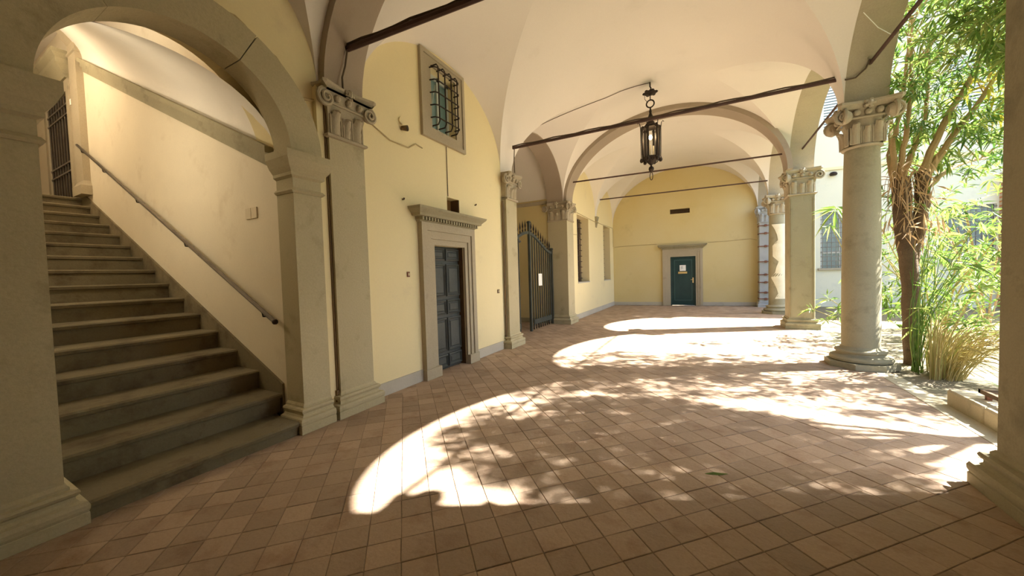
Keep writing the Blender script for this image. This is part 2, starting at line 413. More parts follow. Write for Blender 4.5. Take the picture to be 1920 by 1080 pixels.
# ------------------------------------------------------------------ floor of diagonal tiles
floor_ob = mk('floor', MB().box(XB - 5.4, 2.33, -5.2, 17.55, -.12, -.006), 'mortar', kind='structure')
TS = .190; GAP = .003; q = 1 / sqrt(2)
def tilebm(sx=TS - GAP, sy_=TS - GAP, h=.02, c=.003):
    a, b = sx / 2, sy_ / 2
    v = [(-a, -b, -h), (a, -b, -h), (a, b, -h), (-a, b, -h), (-a, -b, -c), (a, -b, -c), (a, b, -c), (-a, b, -c), (-a + c, -b + c, 0), (a - c, -b + c, 0), (a - c, b - c, 0), (-a + c, b - c, 0)]
    f = [(0, 1, 5, 4), (1, 2, 6, 5), (2, 3, 7, 6), (3, 0, 4, 7), (4, 5, 9, 8), (5, 6, 10, 9), (6, 7, 11, 10), (7, 4, 8, 11), (8, 9, 10, 11)]
    return v, f
tv, tf = tilebm()
tme = bpy.data.meshes.new('tile'); tme.from_pydata(tv, [], tf); tme.update(); tme.materials.append(M['tile'])
def inside(x, y):
    if x > 2.24 or x < -9.4 or y < -5.1 or y > sy(x, 16.85): return False
    if x < -3.95: return 7.0 < y < 10.45
    return True
cells = []
for i in range(-80, 130):
    for j in range(-80, 130):
        x = (i - j) * TS * q; y = (i + j) * TS * q + .03
        if inside(x, y): cells.append((x, y))
def screen(x, y):
    d = Vector((x, y, -CAM_H)); zc = d.dot(_F)
    if zc < .3: return None
    return 960 + F_PX * d.dot(_R2) / zc, 540 - F_PX * d.dot(_U2) / zc, zc
vis = []
for c in cells:
    s_ = screen(*c)
    if s_ and -40 < s_[0] < 1960 and s_[1] < 1120 and c[0] > -3.6: vis.append((s_[2], c))
vis.sort(); near = set(c for _, c in vis[:290])
field = MB(); rt = random.Random(3)
for c in cells:
    dz, ang, jx = rt.uniform(-.0022, .0012), radians(45) + rt.uniform(-.012, .012), rt.uniform(-.0015, .0015)
    if c in near:
        o = bpy.data.objects.new('tile', tme); COL.objects.link(o); o.parent = floor_ob
        fo = WL['floor']; o.location = (c[0] + jx - fo[0], c[1] - fo[1], dz - fo[2]); o.rotation_euler = (rt.uniform(-.004, .004), rt.uniform(-.004, .004), ang)
    else:
        ca, sa = cos(ang), sin(ang)
        field.add([(c[0] + jx + p[0] * ca - p[1] * sa, c[1] + p[0] * sa + p[1] * ca, p[2] + dz) for p in tv], tf)
mk('tile_field', field, 'tile', floor_ob, kind='stuff')
# edge strips of stone between tiles and walls / garden
mk('edge_strip', MB().box(-3.76, -3.57, 3.1, 6.6, -.02, -.002), 'tile', floor_ob)
for k, (a, b) in enumerate(((3.62, 4.52), (4.53, 5.62), (5.63, 6.93), (7.78, 9.3), (9.31, 11.0))):
    mk('border_slab', MB().cbox(2.125, 2.33 if k < 3 else 2.42, a, b, -.02, .004, .006), 'kerb', floor_ob)

# ------------------------------------------------------------------ skirting boards
def skirt(name, y0, y1, h=.17):
    mk(name, MB().box(XL, XL + .022, y0, y1, 0, h), 'base', kind='structure')
bl = root('baseboard_left', (XL, 9, 0), kind='structure')
for a, b in ((3.20, 4.06), (5.48, 6.50), (11.1, 17.0)): mk('skirting_run', MB().box(XL, XL + .022, a, b, 0, .17), 'base', bl)
bb = root('baseboard_back', (-1, 17.2, 0), kind='structure')
for a, b in ((XL + .03, -1.67), (-.10, 1.80)): mk('skirting_run', MB().box(a, b, sy(a, BY) - .022, sy(a, BY), 0, .15, SK), 'base', bb)

# ------------------------------------------------------------------ capitals
def spiral(mb, c, t, nrm, r, turns=1.9, sgn=1, th=.02, rt_=.022):
    """volute scroll: centre c, in-plane axis t, facing nrm"""
    c, t, nrm = Vector(c), Vector(t), Vector(nrm); up = Vector((0, 0, 1)); P = []; rad = []
    n = 26
    for k in range(n + 1):
        f = k / n; a = pi / 2 - sgn * 0 + 2 * pi * turns * f; rr = r * (1 - .82 * f)
        P.append(c + t * (sgn * rr * cos(a)) + up * (rr * sin(a)) + nrm * (th * f)); rad.append(rt_ * (1 - .45 * f))
    mb.tube(P, rad, 6)
    return mb

def capital(par, x0, x1, y0, y1, z0, z1, faces, rnd=False, over=.13, mt='stonelt', fix=''):
    """composite capital on the shaft rectangle x0..x1, y0..y1; faces = outward normals that are decorated"""
    H = z1 - z0; cx, cy = (x0 + x1) / 2, (y0 + y1) / 2; hx, hy = (x1 - x0) / 2, (y1 - y0) / 2
    body = MB()
    if rnd: body.lathe([(hx * .97, .03), (hx * .97, H * .45), (hx * 1.12, H * .72), (hx * 1.3, H * .86)], (cx, cy, z0), 28)
    else: body.rloft([(0, .03), (.0, H * .45), (.03, H * .70), (.06, H * .86)], x0, x1, y0, y1, z0, fix)
    cap = mk('capital', body, mt, par, smooth=rnd)
    ring = MB()
    pr = [(0, 0), (.028, .008), (.036, .024), (.028, .04), (.004, .048)]
    if rnd: ring.lathe([(hx + o, h) for o, h in pr], (cx, cy, z0), 28)
    else: ring.rloft(pr, x0, x1, y0, y1, z0, fix)
    mk('astragal', ring, mt, cap, smooth=True)
    # abacus with hollowed sides
    ab = MB(); n = 8; R = []
    ax0, ax1, ay0, ay1 = (x0 if 'x-' in fix else x0 - over), x1 + over, (y0 if 'y-' in fix else y0 - over), (y1 if 'y+' in fix else y1 + over)
    if 'x+' in fix: ax1 = x1
    def outline(o):
        P = []
        cs = [((ax0, ay0), (ax1, ay0), (0, 1), 'y-'), ((ax1, ay0), (ax1, ay1), (-1, 0), 'x+'), ((ax1, ay1), (ax0, ay1), (0, -1), 'y+'), ((ax0, ay1), (ax0, ay0), (1, 0), 'x-')]
        for a, b, nn, nm in cs:
            dep = 0 if nm in fix else over * .42
            ln = math.hypot(b[0] - a[0], b[1] - a[1]); dep = min(dep, ln * .12)
            for k in range(n):
                f = .06 + .88 * k / (n - 1); dd = dep * sin(pi * k / (n - 1)) + (0 if nm in fix else o)
                P.append((a[0] + (b[0] - a[0]) * f + nn[0] * dd, a[1] + (b[1] - a[1]) * f + nn[1] * dd))
        return P
    for o, h in ((.05, .855), (.03, .90), (.012, .93), (0, .95), (0, 1.0)): R.append([(p[0], p[1], z0 + H * h) for p in outline(o)])
    mk('abacus', ab.rings(R), mt, cap)
    for nx, ny in faces:
        t = Vector((-ny, nx, 0)); nr = Vector((nx, ny, 0))
        hw = hy if nx else hx; dp = hx if nx else hy
        fc = Vector((cx, cy, 0)) + nr * dp
        vr = H * .17
        # egg band
        eb = MB(); ne = 3
        a = fc - t * (hw * .9) + nr * .035; b = fc + t * (hw * .9) + nr * .035
        eb.tube([Vector((a.x, a.y, z0 + H * .66)), Vector((b.x, b.y, z0 + H * .66))], H * .028, 6)
        for k in range(ne):
            p = fc + t * (hw * 1.25 * (k - 1) * .5) + nr * .05
            eb.sphere((p.x, p.y, z0 + H * .765), H * .072, 8, 6)
        mk('egg_band', eb, mt, cap, smooth=True)
        for sg in (-1, 1):
            c = fc + t * (sg * (hw + over * .45)) + nr * (over * .42); c.z = z0 + H * .70
            vb = spiral(MB(), c, t, nr, vr, 1.9, -sg, .035, H * .040)
            # scroll body behind the spiral
            axis0 = c - nr * .05; R = []
            for f_, rr in ((0, vr * .55), (.5, vr * .8), (1, vr * .96)):
                o = c + nr * (-.07 + .07 * f_)
                R.append([(o + t * (rr * cos(2 * pi * k / 16)) + Vector((0, 0, rr * sin(2 * pi * k / 16)))) for k in range(16)])
            vb.rings(R)
            mk('volute', vb, mt, cap, smooth=True)
        # acanthus leaves and flutes
        for off in (-.62, 0, .62):
            lb = MB(); w = hw * (.30 if off else .24); top = H * (.60 if off else .50); R = []
            for k in range(9):
                f = k / 8; z = z0 + .045 + (top - .045) * (f if f < .88 else .88 - (f - .88) * .6)
                out_ = .012 + .012 * f + (.055 * max(0, f - .55) / .45 if f > .55 else 0); ww = w * (1 - .55 * f ** 2.2) * (1 + .18 * (k % 2))
                p = fc + t * (hw * off) + nr * out_
                R.append([Vector((p.x, p.y, z)) - t * ww - nr * .02, Vector((p.x, p.y, z)) - t * ww * .5 + nr * .006, Vector((p.x, p.y, z)) + nr * .018,
                          Vector((p.x, p.y, z)) + t * ww * .5 + nr * .006, Vector((p.x, p.y, z)) + t * ww - nr * .02])
            lb.rings(R)
            mk('acanthus_leaf', lb, mt, cap, smooth=True, ang=60)
        for off in (-.9, -.31, -.2, .2, .31, .9):
            p = fc + t * (hw * off) + nr * .006
            mk('flute', MB().tube([(p.x, p.y, z0 + .05), (p.x, p.y, z0 + H * .46)], hw * .05, 6), mt, cap, smooth=True)
        ro = fc + nr * (over * .62); rb = MB().sphere((ro.x, ro.y, z0 + H * .92), H * .075, 8, 5)
        for k in range(5):
            a = 2 * pi * k / 5; p = ro + t * (cos(a) * H * .07); rb.sphere((p.x, p.y, z0 + H * .92 + sin(a) * H * .07), H * .05, 6, 4)
        mk('rosette', rb, mt, cap, smooth=True)
    return cap

ATTIC = [(.105, 0), (.105, .075), (.098, .08), (.108, .10), (.11, .125), (.098, .15), (.062, .158), (.045, .175), (.045, .192), (.062, .205), (.070, .222), (.060, .24), (.022, .245), (.022, .262), (0, .285)]

def pilaster(y0, y1, xf, label, xb=XL, faces=((1, 0),), fix='x-', over=.12, ztop=3.70, zast=3.13, basefix=None):
    r = root('pilaster', ((xb + xf) / 2, (y0 + y1) / 2, 0), label, 'pilaster')
    mk('shaft', MB().box(xb, xf, y0, y1, .27, zast + .01), 'archstone', r)
    mk('base', MB().rloft([(o * .8, h) for o, h in ATTIC], xb, xf, y0, y1, 0, fix if basefix is None else basefix), 'archstone', r)
    capital(r, xb, xf, y0, y1, zast, ztop, faces, over=over, fix=fix)
    return r

pilaster(2.62, 3.08, -3.65, 'grey stone pilaster between the stair arch and the grey panelled door')
pilaster(6.63, 7.10, -3.65, 'grey stone pilaster between the grey panelled door and the iron gate', xb=XB, fix='x-y-' , basefix='x-')
pilaster(10.40, 10.98, -3.66, 'grey stone pier pilaster the iron gate is hung on', xb=XB, faces=((1, 0), (0, -1)), fix='x-y+', basefix='x-')

# ------------------------------------------------------------------ arcade columns and piers
def round_column(loc, label):
    r = root('column', loc, label, 'column'); x, y = loc[0], loc[1]; n = 36
    prof = [(.222, .30), (.224, .8), (.223, 1.3), (.216, 2.2), (.205, 3.0), (.198, 3.285)]
    mk('shaft', MB().lathe(prof, (x, y, 0), n), 'stone', r, smooth=True)
    b = MB().lathe([(.335, .085), (.36, .10), (.368, .13), (.355, .16), (.31, .175), (.285, .19), (.28, .21), (.30, .222), (.308, .24), (.295, .26), (.25, .27), (.235, .29), (.223, .305)], (x, y, 0), n)
    mk('base', b, 'stone', r, smooth=True)
    P = []
    for k in range(8):
        a = 2 * pi * (k + .5) / 8; P.append((x + .43 * cos(a), y + .43 * sin(a)))
    mk('plinth', MB().rings([[(p[0], p[1], z) for p in P] for z in (0, .085)]), 'stone', r)
    capital(r, x - .2, x + .2, y - .2, y + .2, 3.27, 3.90, ((-1, 0), (0, -1), (1, 0), (0, 1)), rnd=True, over=.16)
    return r
def pier(x0, x1, y0, y1, label, faces=((-1, 0), (0, -1))):
    r = root('pier', ((x0 + x1) / 2, (y0 + y1) / 2, 0), label, 'pier')
    sh = MB().cbox(x0, x1, y0, y1, .27, 3.29, .012)
    s_ = mk('shaft', sh, 'stone', r)
    mk('base', MB().rloft([(o * .85, h) for o, h in ATTIC], x0, x1, y0, y1, 0), 'stone', r)
    capital(r, x0, x1, y0, y1, 3.28, 3.90, faces, over=.13)
    # sunk panel border on the shaft
    for a, b in ((x0 + .03, x0 + .045), (x1 - .045, x1 - .03)): mk('edge_bead', MB().box(a, b, y0 - .012, y0, .30, 3.2), 'stone', s_)
    return r
pier(1.70, 2.24, 3.07, 3.60, 'dark stone square pier standing beside the grated kerb')
c2 = round_column((2.085, 7.35, 0), 'round stone column with scrolled capital beside the thick trunked oleander')
pier(1.83, 2.34, 11.15, 11.69, 'square stone pier with beaded edges between the two round columns')
c4 = copytree(c2, (2.085, 14.75, 0), label='round stone column with peeling plaster near the iron-strapped corner pilaster')

# plaster patch on the far column
pt = MB(); R = []
for k in range(15):
    f = k / 14; z = .5 + 2.45 * f; a0 = radians(250 + 22 * sin(f * 17) + 8 * sin(f * 41)); a1 = radians(395)
    R.append([(2.085 + .232 * cos(a0 + (a1 - a0) * j / 9), 14.75 + .232 * sin(a0 + (a1 - a0) * j / 9), z) for j in range(10)])
pt.rings(R, caps=False, closed=False)
M['patch'] = mat('flaking_lime_plaster', (.80, .74, .56), (.70, .63, .46), None, s1=3, bump=.3, fine=.06)
pp = mk('plaster_patch', pt, 'patch', None, smooth=True)
pp.parent = c4; pp.location = Vector(pp.location) - Vector(c4.location); pp['label'] = 'flaking pale plaster on the shaft'

# corner respond with iron straps
cr = root('corner_pilaster', (2.08, 17.2, 0), 'blue-grey weathered stone corner pilaster bound with iron straps', 'pilaster')
x0, x1, y0, y1 = 1.86, 2.30, 17.0, 17.44
mk('shaft', MB().box(x0, x1, y0, y1, .2, 3.29), 'blue', cr)
mk('base', MB().rloft([(o * .6, h * .8) for o, h in ATTIC], x0, x1, y0, y1, 0, 'y+'), 'blue', cr)
capital(cr, x0, x1, y0, y1, 3.28, 3.90, ((-1, 0), (0, -1)), over=.12, mt='blue', fix='y+')
for z in (.30, .55, .95, 1.25, 1.75, 2.35, 2.85, 3.15):
    st = mk('strap', MB().box(x0 - .016, x1 + .016, y0 - .016, y1, z, z + .035), 'terracap', cr)
    mk('clamp_bolt', MB().box(2.02, 2.10, y0 - .05, y0 - .016, z - .025, z + .06), 'terracap', st)

# ------------------------------------------------------------------ stair arch surround
sa = root('stair_arch', (-3.7, 1.41, 0), 'olive grey stone arch framing the staircase', 'arch'); XF = -3.66; XI = -3.95
yc = (SA_Y0 + SA_Y1) / 2
IMP = [(0, 0), (.012, .0), (.03, .02), (.012, .045), (.0, .05), (0, .15), (.03, .17), (.03, .20), (.065, .25), (.10, .33), (.10, .40)]
for a, b, f in ((.08, SA_Y0, 'x-y-'), (SA_Y1, 2.50, 'x-y+')):
    jb = mk('jamb', MB().box(XI, XF, a, b, .25, 2.46), 'archstone', sa)
    mk('base', MB().rloft([(o * .8, h) for o, h in ATTIC], XI, XF, a, b, 0, f), 'archstone', sa)
    mk('impost', MB().rloft(IMP, XI, XF, a, b, 2.45, f if b < 1 else 'x-'), 'archstone', sa)
seg = [0, 62, 124, 180]
for k in range(3):
    R = []; n = 18
    for i in range(n + 1):
        a = radians(seg[k] + (.25 if k else 0) + (seg[k + 1] - seg[k] - .25) * i / n); c, s_ = cos(a), sin(a)
        ri, ro = SA_R, SA_R + .33
        R.append([(XF, yc + ri * c, SA_Z + ri * s_), (XI, yc + ri * c, SA_Z + ri * s_), (XI, yc + ro * c, SA_Z + ro * s_), (XF, yc + ro * c, SA_Z + ro * s_)])
    mk('voussoir', MB().rings(R), 'archstone', sa, smooth=True, ang=30)
mk('yellow_fillet', MB().box(XL, -3.70, 2.52, 2.60, .12, 3.7), 'yellow', sa)

# ------------------------------------------------------------------ staircase
st = root('staircase', (-7, 1.35, 0), 'worn brown stone staircase rising behind the arch', 'staircase')
NST, RUN, RIS, Z1, X1 = 16, .446, .206, .135, -3.60
YN, YF = .35, 2.22
for k in range(NST):
    zt = Z1 + RIS * k; xn = X1 - RUN * k; zb = 0 if k == 0 else zt - RIS - .0
    a, b = (.70, 2.12) if k == 0 else ((.63, 2.195) if k == 1 else (YN + .005, YF))
    mb = MB(); prof = [(xn, zt - .015), (xn - .015, zt), (xn - RUN - .05, zt), (xn - RUN - .05, max(0, zt - RIS)), (xn - .035, max(0, zt - RIS)), (xn - .035, zt - .055), (xn - .008, zt - .045)]
    mb.rings([[(p[0], y, p[1]) for p in prof] for y in (a, b)])
    mk('step', mb, 'step', st)
ZLAND = Z1 + RIS * (NST - 1); XT = X1 - RUN * NST
mk('landing', MB().box(-14.2, XT - .02, YN, YF, ZLAND - .2, ZLAND), 'step', st)
# stairwell walls, sloping string course, rampant ceiling
SW = root('wall_stair', (-8, 2.3, 0), kind='structure')
mk('plaster_face', MB().box(-14.3, XI + .01, 2.23, 2.275, 0, 9.2).box(-14.3, XB - .01, 2.275, 2.43, 0, 9.2), 'stairwall', SW)
mk('wall_stair_near', MB().box(-14.3, XI, .15, .35, 0, 9.2), 'stairwall', kind='structure')
mk('wall_landing', MB().box(-14.5, -14.3, .15, 2.43, 0, 9.2), 'stairwall', kind='structure')
SL = RIS / RUN
def slope(x, dz): return (Z1 + SL * (X1 - x)) + dz
sk = MB(); xa, xb_ = -4.05, -10.6
sk.rings([[(xa, y, slope(xa, -.30)), (xa, y, slope(xa, .10)), (xb_, y, slope(xb_, .10)), (xb_, y, slope(xb_, -.30))] for y in (2.205, 2.23)])
mk('skirting', sk, 'step', SW)
mo = MB(); xa, xb_ = -4.02, -9.75
for d0, d1, o in ((2.42, 2.50, .03), (2.50, 2.57, .055), (2.57, 2.64, .09)):
    mo.rings([[(xa, y, slope(xa, d0)), (xa, y, slope(xa, d1)), (xb_, y, slope(xb_, d1)), (xb_, y, slope(xb_, d0))] for y in (2.23 - o, 2.23)])
mk('string_course', mo, 'stone', SW)
# rampant barrel over the flight and flat ceiling over the landing
R = []
for x in (-3.96, -9.9):
    R.append([(x, 1.29 - .94 * cos(pi * k / 20), slope(x, 2.62) + .62 * sin(pi * k / 20)) for k in range(21)])
mk('ceiling_stair', MB().rings(R, caps=False, closed=False), 'white', kind='structure', smooth=True)
mk('ceiling_landing', MB().box(-14.3, -9.7, .35, 2.23, 6.55, 6.7), 'white', kind='structure')
mk('ceiling_stair_cover', MB().box(-14.5, XB, .15, 2.43, 9.2, 9.3), 'roof', kind='structure')
# pilaster at the head of the stairs
hp = root('stair_pilaster', (-10.0, 2.2, ZLAND), 'slim warm-lit pilaster at the head of the stairs', 'pilaster')
mk('shaft', MB().box(-10.22, -9.82, 2.14, 2.23, ZLAND + .25, 5.75), 'stonelt', hp)
mk('base', MB().rloft([(.05, 0), (.05, .16), (.02, .2), (0, .25)], -10.22, -9.82, 2.14, 2.23, ZLAND, 'y+'), 'stonelt', hp)
mk('impost', MB().rloft([(0, 0), (.02, .01), (.02, .04), (0, .05), (0, .2), (.05, .3), (.1, .45), (.1, .55)], -10.22, -9.82, 2.14, 2.23, 5.75, 'y+'), 'stonelt', hp)
# iron door on the landing
d3 = root('door_3', (-11.2, 2.2, ZLAND), kind='structure', label='dark iron-barred door on the stair landing')
a, b, zt = -11.95, -10.55, ZLAND + 2.02
mk('door_leaf', MB().box(a, b, 2.20, 2.23, ZLAND, zt), 'dark', d3)
for x in (a - .16, b): mk('jamb', MB().box(x, x + .16, 2.15, 2.23, ZLAND, zt), 'stonelt', d3)
mk('lintel', MB().box(a - .16, b + .16, 2.15, 2.23, zt, zt + .2), 'stonelt', d3)
mk('cornice', MB().rloft([(0, 0), (.03, .06), (.09, .16), (.12, .2), (.12, .28), (.17, .36), (.17, .42)], a - .16, b + .16, 2.12, 2.23, zt + .2, 'y+'), 'stone', d3)
for k in range(8):
    x = a + .08 + (b - a - .16) * k / 7; mk('bar', MB().tube([(x, 2.175, ZLAND + .03), (x, 2.175, zt - .03)], .011, 6), 'steel', d3)
for z in (.55, .72, 1.62, 1.8): mk('cross_bar', MB().box(a, b, 2.16, 2.185, ZLAND + z, ZLAND + z + .03), 'steel', d3)
# handrail
hr = root('handrail', (-7, 2.1, 1), 'dark metal handrail fixed to the stair wall', 'handrail')
xa, za, xb_, zb = -3.98, 1.13, -10.0, 4.13
mk('rail', MB().tube([(xa, 2.13, za), (xb_, 2.13, zb)], .022, 8), 'steel', hr, smooth=True)
mk('end_cap', MB().sphere((xa, 2.13, za), .03, 8, 6), 'iron', hr, smooth=True)
for f in (.04, .33, .58, .80, .97):
    x, z = xa + (xb_ - xa) * f, za + (zb - za) * f
    bk = mk('bracket', MB().tube([(x, 2.13, z - .01), (x, 2.14, z - .07), (x, 2.23, z - .08)], .009, 6), 'iron', hr)
sb = root('switch_box', (-4.5, 2.22, 2.3), 'pair of flush cream switch plates on the stair wall', 'switch')
for x in (-4.62, -4.50): mk('plate', MB().box(x, x + .11, 2.215, 2.23, 2.27, 2.39), 'plastic', sb)
l2 = root('added_sconce', (-5.9, .35, 3.2), 'added lower globe lamp on the stair wall, unseen behind the arch pier', 'lamp')  # added lamp, out of view, brightening the lower stair wall
mk('globe', MB().sphere((-5.9, .50, 3.2), .09, 12, 8), emit('added_globe_soft', (1, .86, .64), 3.0), l2, smooth=True)
mk('arm', MB().tube([(-5.9, .35, 3.09), (-5.9, .46, 3.09), (-5.9, .50, 3.12)], .015, 8), 'brass', l2)
p2 = bpy.data.lights.new('added_bulb_lower', 'POINT'); p2.energy = 17; p2.color = (1, .87, .66); p2.shadow_soft_size = .10
po2 = bpy.data.objects.new('added_bulb_lower', p2); COL.objects.link(po2); po2.parent = l2; po2.location = (0, .30, 0)
eb_ = root('bell_box', (-10.38, 2.2, 5.0), 'small white bell box between the stair pilaster and barred door', 'bell')
mk('box', MB().cbox(-10.42, -10.34, 2.16, 2.23, 4.95, 5.06, .01), 'paper', eb_)
# unseen lamp added behind the pier to warm the head of the stairs
lp = root('added_sconce', (-9.2, .35, 5.2), 'added upper globe lamp on the stair wall, unseen behind the arch pier', 'lamp')
mk('globe', MB().sphere((-9.2, .52, 5.2), .10, 12, 8), emit('added_globe_warm', (1, .78, .48), 5.0), lp, smooth=True)
mk('arm', MB().tube([(-9.2, .35, 5.08), (-9.2, .47, 5.08), (-9.2, .52, 5.12)], .015, 8), 'brass', lp)
pl = bpy.data.lights.new('added_bulb_upper', 'POINT'); pl.energy = 44; pl.color = (1, .80, .55); pl.shadow_soft_size = .10
po = bpy.data.objects.new('added_bulb_upper', pl); COL.objects.link(po); po.parent = lp; po.location = (0, .32, 0)

# ------------------------------------------------------------------ panelled door in the inner wall
d1 = root('door_1', (XL, 4.8, 0), kind='structure', label='grey-green panelled wooden door in a moulded stone surround')
XD = -3.87
leaf = mk('door_leaf', MB().box(XD - .04, XD, DO[0], DO[1], .01, DO[2]), 'oakgrey', d1)
rows = [(.04, .25), (.30, .86), (.92, 1.16), (1.22, 1.76), (1.82, 2.02)]
for i, (a, b) in enumerate(rows):
    for c0, c1 in ((DO[0] + .03, 4.785), (4.815, DO[1] - .03)):
        pn = MB()
        for o, t in ((0, .0), (0, .035), (.02, .045), (.035, .02), (.05, .02), (.075, .04)):
            pn.v  # profile rings
        R = [[(XD + t, y, z) for y, z in ((c0 + o, a + o), (c1 - o, a + o), (c1 - o, b - o), (c0 + o, b - o))] for o, t in ((0, 0), (0, .035), (.018, .045), (.035, .018), (.05, .018), (.07, .036))]
        mk('panel', pn.rings(R), 'oakgrey', leaf)
mk('door_knob', MB().sphere((XD + .06, 4.43, .98), .022, 8, 6), 'iron', leaf, smooth=True)
mk('wooden_reveal', MB().box(XB, XL - .01, DO[1] - .012, DO[1] - .001, .0, DO[2]), 'brownwood', d1)
mk('room_back', MB().box(XB + .02, XB + .04, DO[0] + .001, DO[1] - .013, 0, DO[2]), 'dark', d1)
OUTL = [(4.08, 5.46, 2.38), (4.20, 5.36, 2.26), (4.30, 5.28, 2.14)]
def architrave(par, mt):
    for k, (a, b, zt) in enumerate(OUTL):
        t = .085 - .022 * k
        a2, b2, z2 = (OUTL[k + 1] if k < 2 else (DO[0], DO[1], DO[2]))
        mk('architrave', plate([[(a, 0), (a2, 0), (a2, z2), (b2, z2), (b2, 0), (b, 0), (b, zt), (a, zt)]], lambda p, q_, t_: (t_, p, q_), XL, XL + t), mt, par)
architrave(d1, 'stonelt')
for a, b in ((4.06, 4.41), (5.19, 5.48)): mk('plinth_block', MB().box(XL, XL + .10, a, b, 0, .16), 'stonelt', d1)
cn = mk('cornice', MB().rloft([(0, 0), (.02, .03), (.02, .07), (.09, .075), (.10, .11), (.16, .17), (.17, .20)], XL, XL + .07, 4.06, 5.48, 2.38, 'x-'), 'stone', d1)
for k in range(22):
    y = 4.05 + k * (1.44 - .03) / 21; mk('dentil', MB().box(XL + .09, XL + .135, y, y + .035, 2.40, 2.448), 'stone', cn)
# little niche over the cornice
nb = root('niche_board', (XB, 4.97, N1[2]), 'brown board set in the small niche above the door cornice', 'board')
mk('board', MB().box(XL - .20, XL - .17, N1[0], N1[1], N1[2], N1[3]), 'niche', nb)
mk('side_lining', MB().box(XL - .17, XL - .005, N1[1] - .02, N1[1], N1[2], N1[3]), 'brownwood', nb)

# ------------------------------------------------------------------ upper grille window
w1 = root('window_1', (XL, 4.78, 3.7), kind='structure', label='small window with bent iron grille in a stone frame above the door')
fr = [(4.23, 5.33, 3.70, 5.02, .05), (4.30, 5.27, 3.76, 4.96, .03)]
for k, (a, b, c, d, t) in enumerate(fr):
    a2, b2, c2_, d2 = (fr[1][:4] if k == 0 else (W1[0], W1[1], W1[2], W1[3]))
    mk('stone_frame', plate([rect(a, b, c, d), rect(a2, b2, c2_, d2)], lambda p, q_, t_: (t_, p, q_), XL, XL + t), 'stonelt', w1)
xw = XL - .16
mk('pane', MB().box(xw - .01, xw, W1[0], W1[1], W1[2], W1[3]), 'pane', w1)
for a, b, c, d in ((W1[0], W1[0] + .05, W1[2], W1[3]), (W1[1] - .05, W1[1], W1[2], W1[3]), (W1[0], W1[1], W1[2], W1[2] + .10), (W1[0], W1[1], W1[3] - .07, W1[3]), (4.80, 4.84, W1[2], W1[3])):
    mk('sash', MB().box(xw, xw + .03, a, b, c, d), 'paneframe', w1)
mk('glass_streak', MB().tube([(xw + .003, 4.58, 4.0), (xw + .003, 4.80, 4.72)], .012, 4), 'paneframe', w1)
gx = XL + .14
for y in (4.52, 4.68, 4.84, 5.00):
    mk('grille_bar', MB().tube([(XL - .0, y - .03, 4.83), (gx - .03, y, 4.85), (gx, y, 4.80), (gx, y, 3.98), (gx - .03, y, 3.93), (XL, y - .02, 3.92)], .011, 6), 'iron', w1, smooth=True)
for k in range(5):
    z = 4.02 + .19 * k
    mk('grille_bar', MB().tube([(XL, 4.44, z + .01), (gx - .03, 4.45, z), (gx, 4.49, z), (gx, 5.03, z), (gx - .03, 5.07, z), (XL, 5.08, z + .01)], .010, 6), 'iron', w1, smooth=True)

# ------------------------------------------------------------------ barred windows beyond the gate
for k, (a, b, c, d) in enumerate(NW):
    w = root('window_%d' % (k + 2), (XL, (a + b) / 2, c), kind='structure', label='tall barred window recess ' + ('next to the gate pier' if k == 0 else 'next to the yellow end wall'))
    mk('shutter_board', MB().box(-4.16, -4.12, a, b, c, d), 'dark', w)
    mk('sill', MB().box(XB, XL + .012, a - .01, b + .01, c - .035, c + .004), 'base', w)
    nv = 8
    for i in range(nv):
        y = a + .09 + (b - a - .18) * i / (nv - 1); mk('grille_bar', MB().tube([(-4.06, y, c), (-4.06, y, d)], .016, 6), 'rod', w)
    for i in range(11):
        z = c + .12 + (d - c - .24) * i / 10; mk('cross_bar', MB().tube([(-4.03, a, z), (-4.03, b, z)], .013, 6), 'rod', w)

# corbel between them
mk('corbel', MB().rings([[(XL, 14.06 - w_, z), (XL + p_, 14.06 - w_, z), (XL + p_, 14.06 + w_, z), (XL, 14.06 + w_, z)] for z, p_, w_ in ((3.30, .015, .09), (3.55, .05, .12), (3.66, .08, .14), (3.71, .09, .15))]),
   'stone', label='tapered grey stone corbel between the two barred recesses', cat='corbel')

# ------------------------------------------------------------------ end wall door
d2 = root('door_2', (-.86, 17.2, 0), kind='structure', label='dark green panelled door in a grey stone surround in the end wall')
def bwall(pts, t0, t1): return plate(pts, bw_pl, t0, t1)
lf = mk('door_leaf', bwall([rect(BD[0], BD[1], .01, BD[2])], .05, .10), 'greendoor', d2)
a, b, c, d = BD[0] + .14, BD[1] - .14, .22, BD[2] - .14
mk('panel_moulding', bwall([rect(a, b, c, d), rect(a + .022, b - .022, c + .022, d - .022)], .035, .05), 'greentrim', lf)
mk('door_frame', bwall([[(BD[0], 0), (BD[0] + .05, 0), (BD[0] + .05, BD[2] - .05), (BD[1] - .05, BD[2] - .05), (BD[1] - .05, 0), (BD[1], 0), (BD[1], BD[2]), (BD[0], BD[2])]], .02, .05), 'greendoor', d2)
yh = sy(-.45, BY)
hd = mk('handle', MB().box(BD[1] - .125, BD[1] - .085, yh + .03, yh + .05, .98, 1.20), 'brass', lf)
mk('lever', MB().tube([(BD[1] - .105, yh + .03, 1.12), (BD[1] - .105, yh - .02, 1.12), (BD[1] - .19, yh - .02, 1.115)], .012, 6), 'brass', hd)
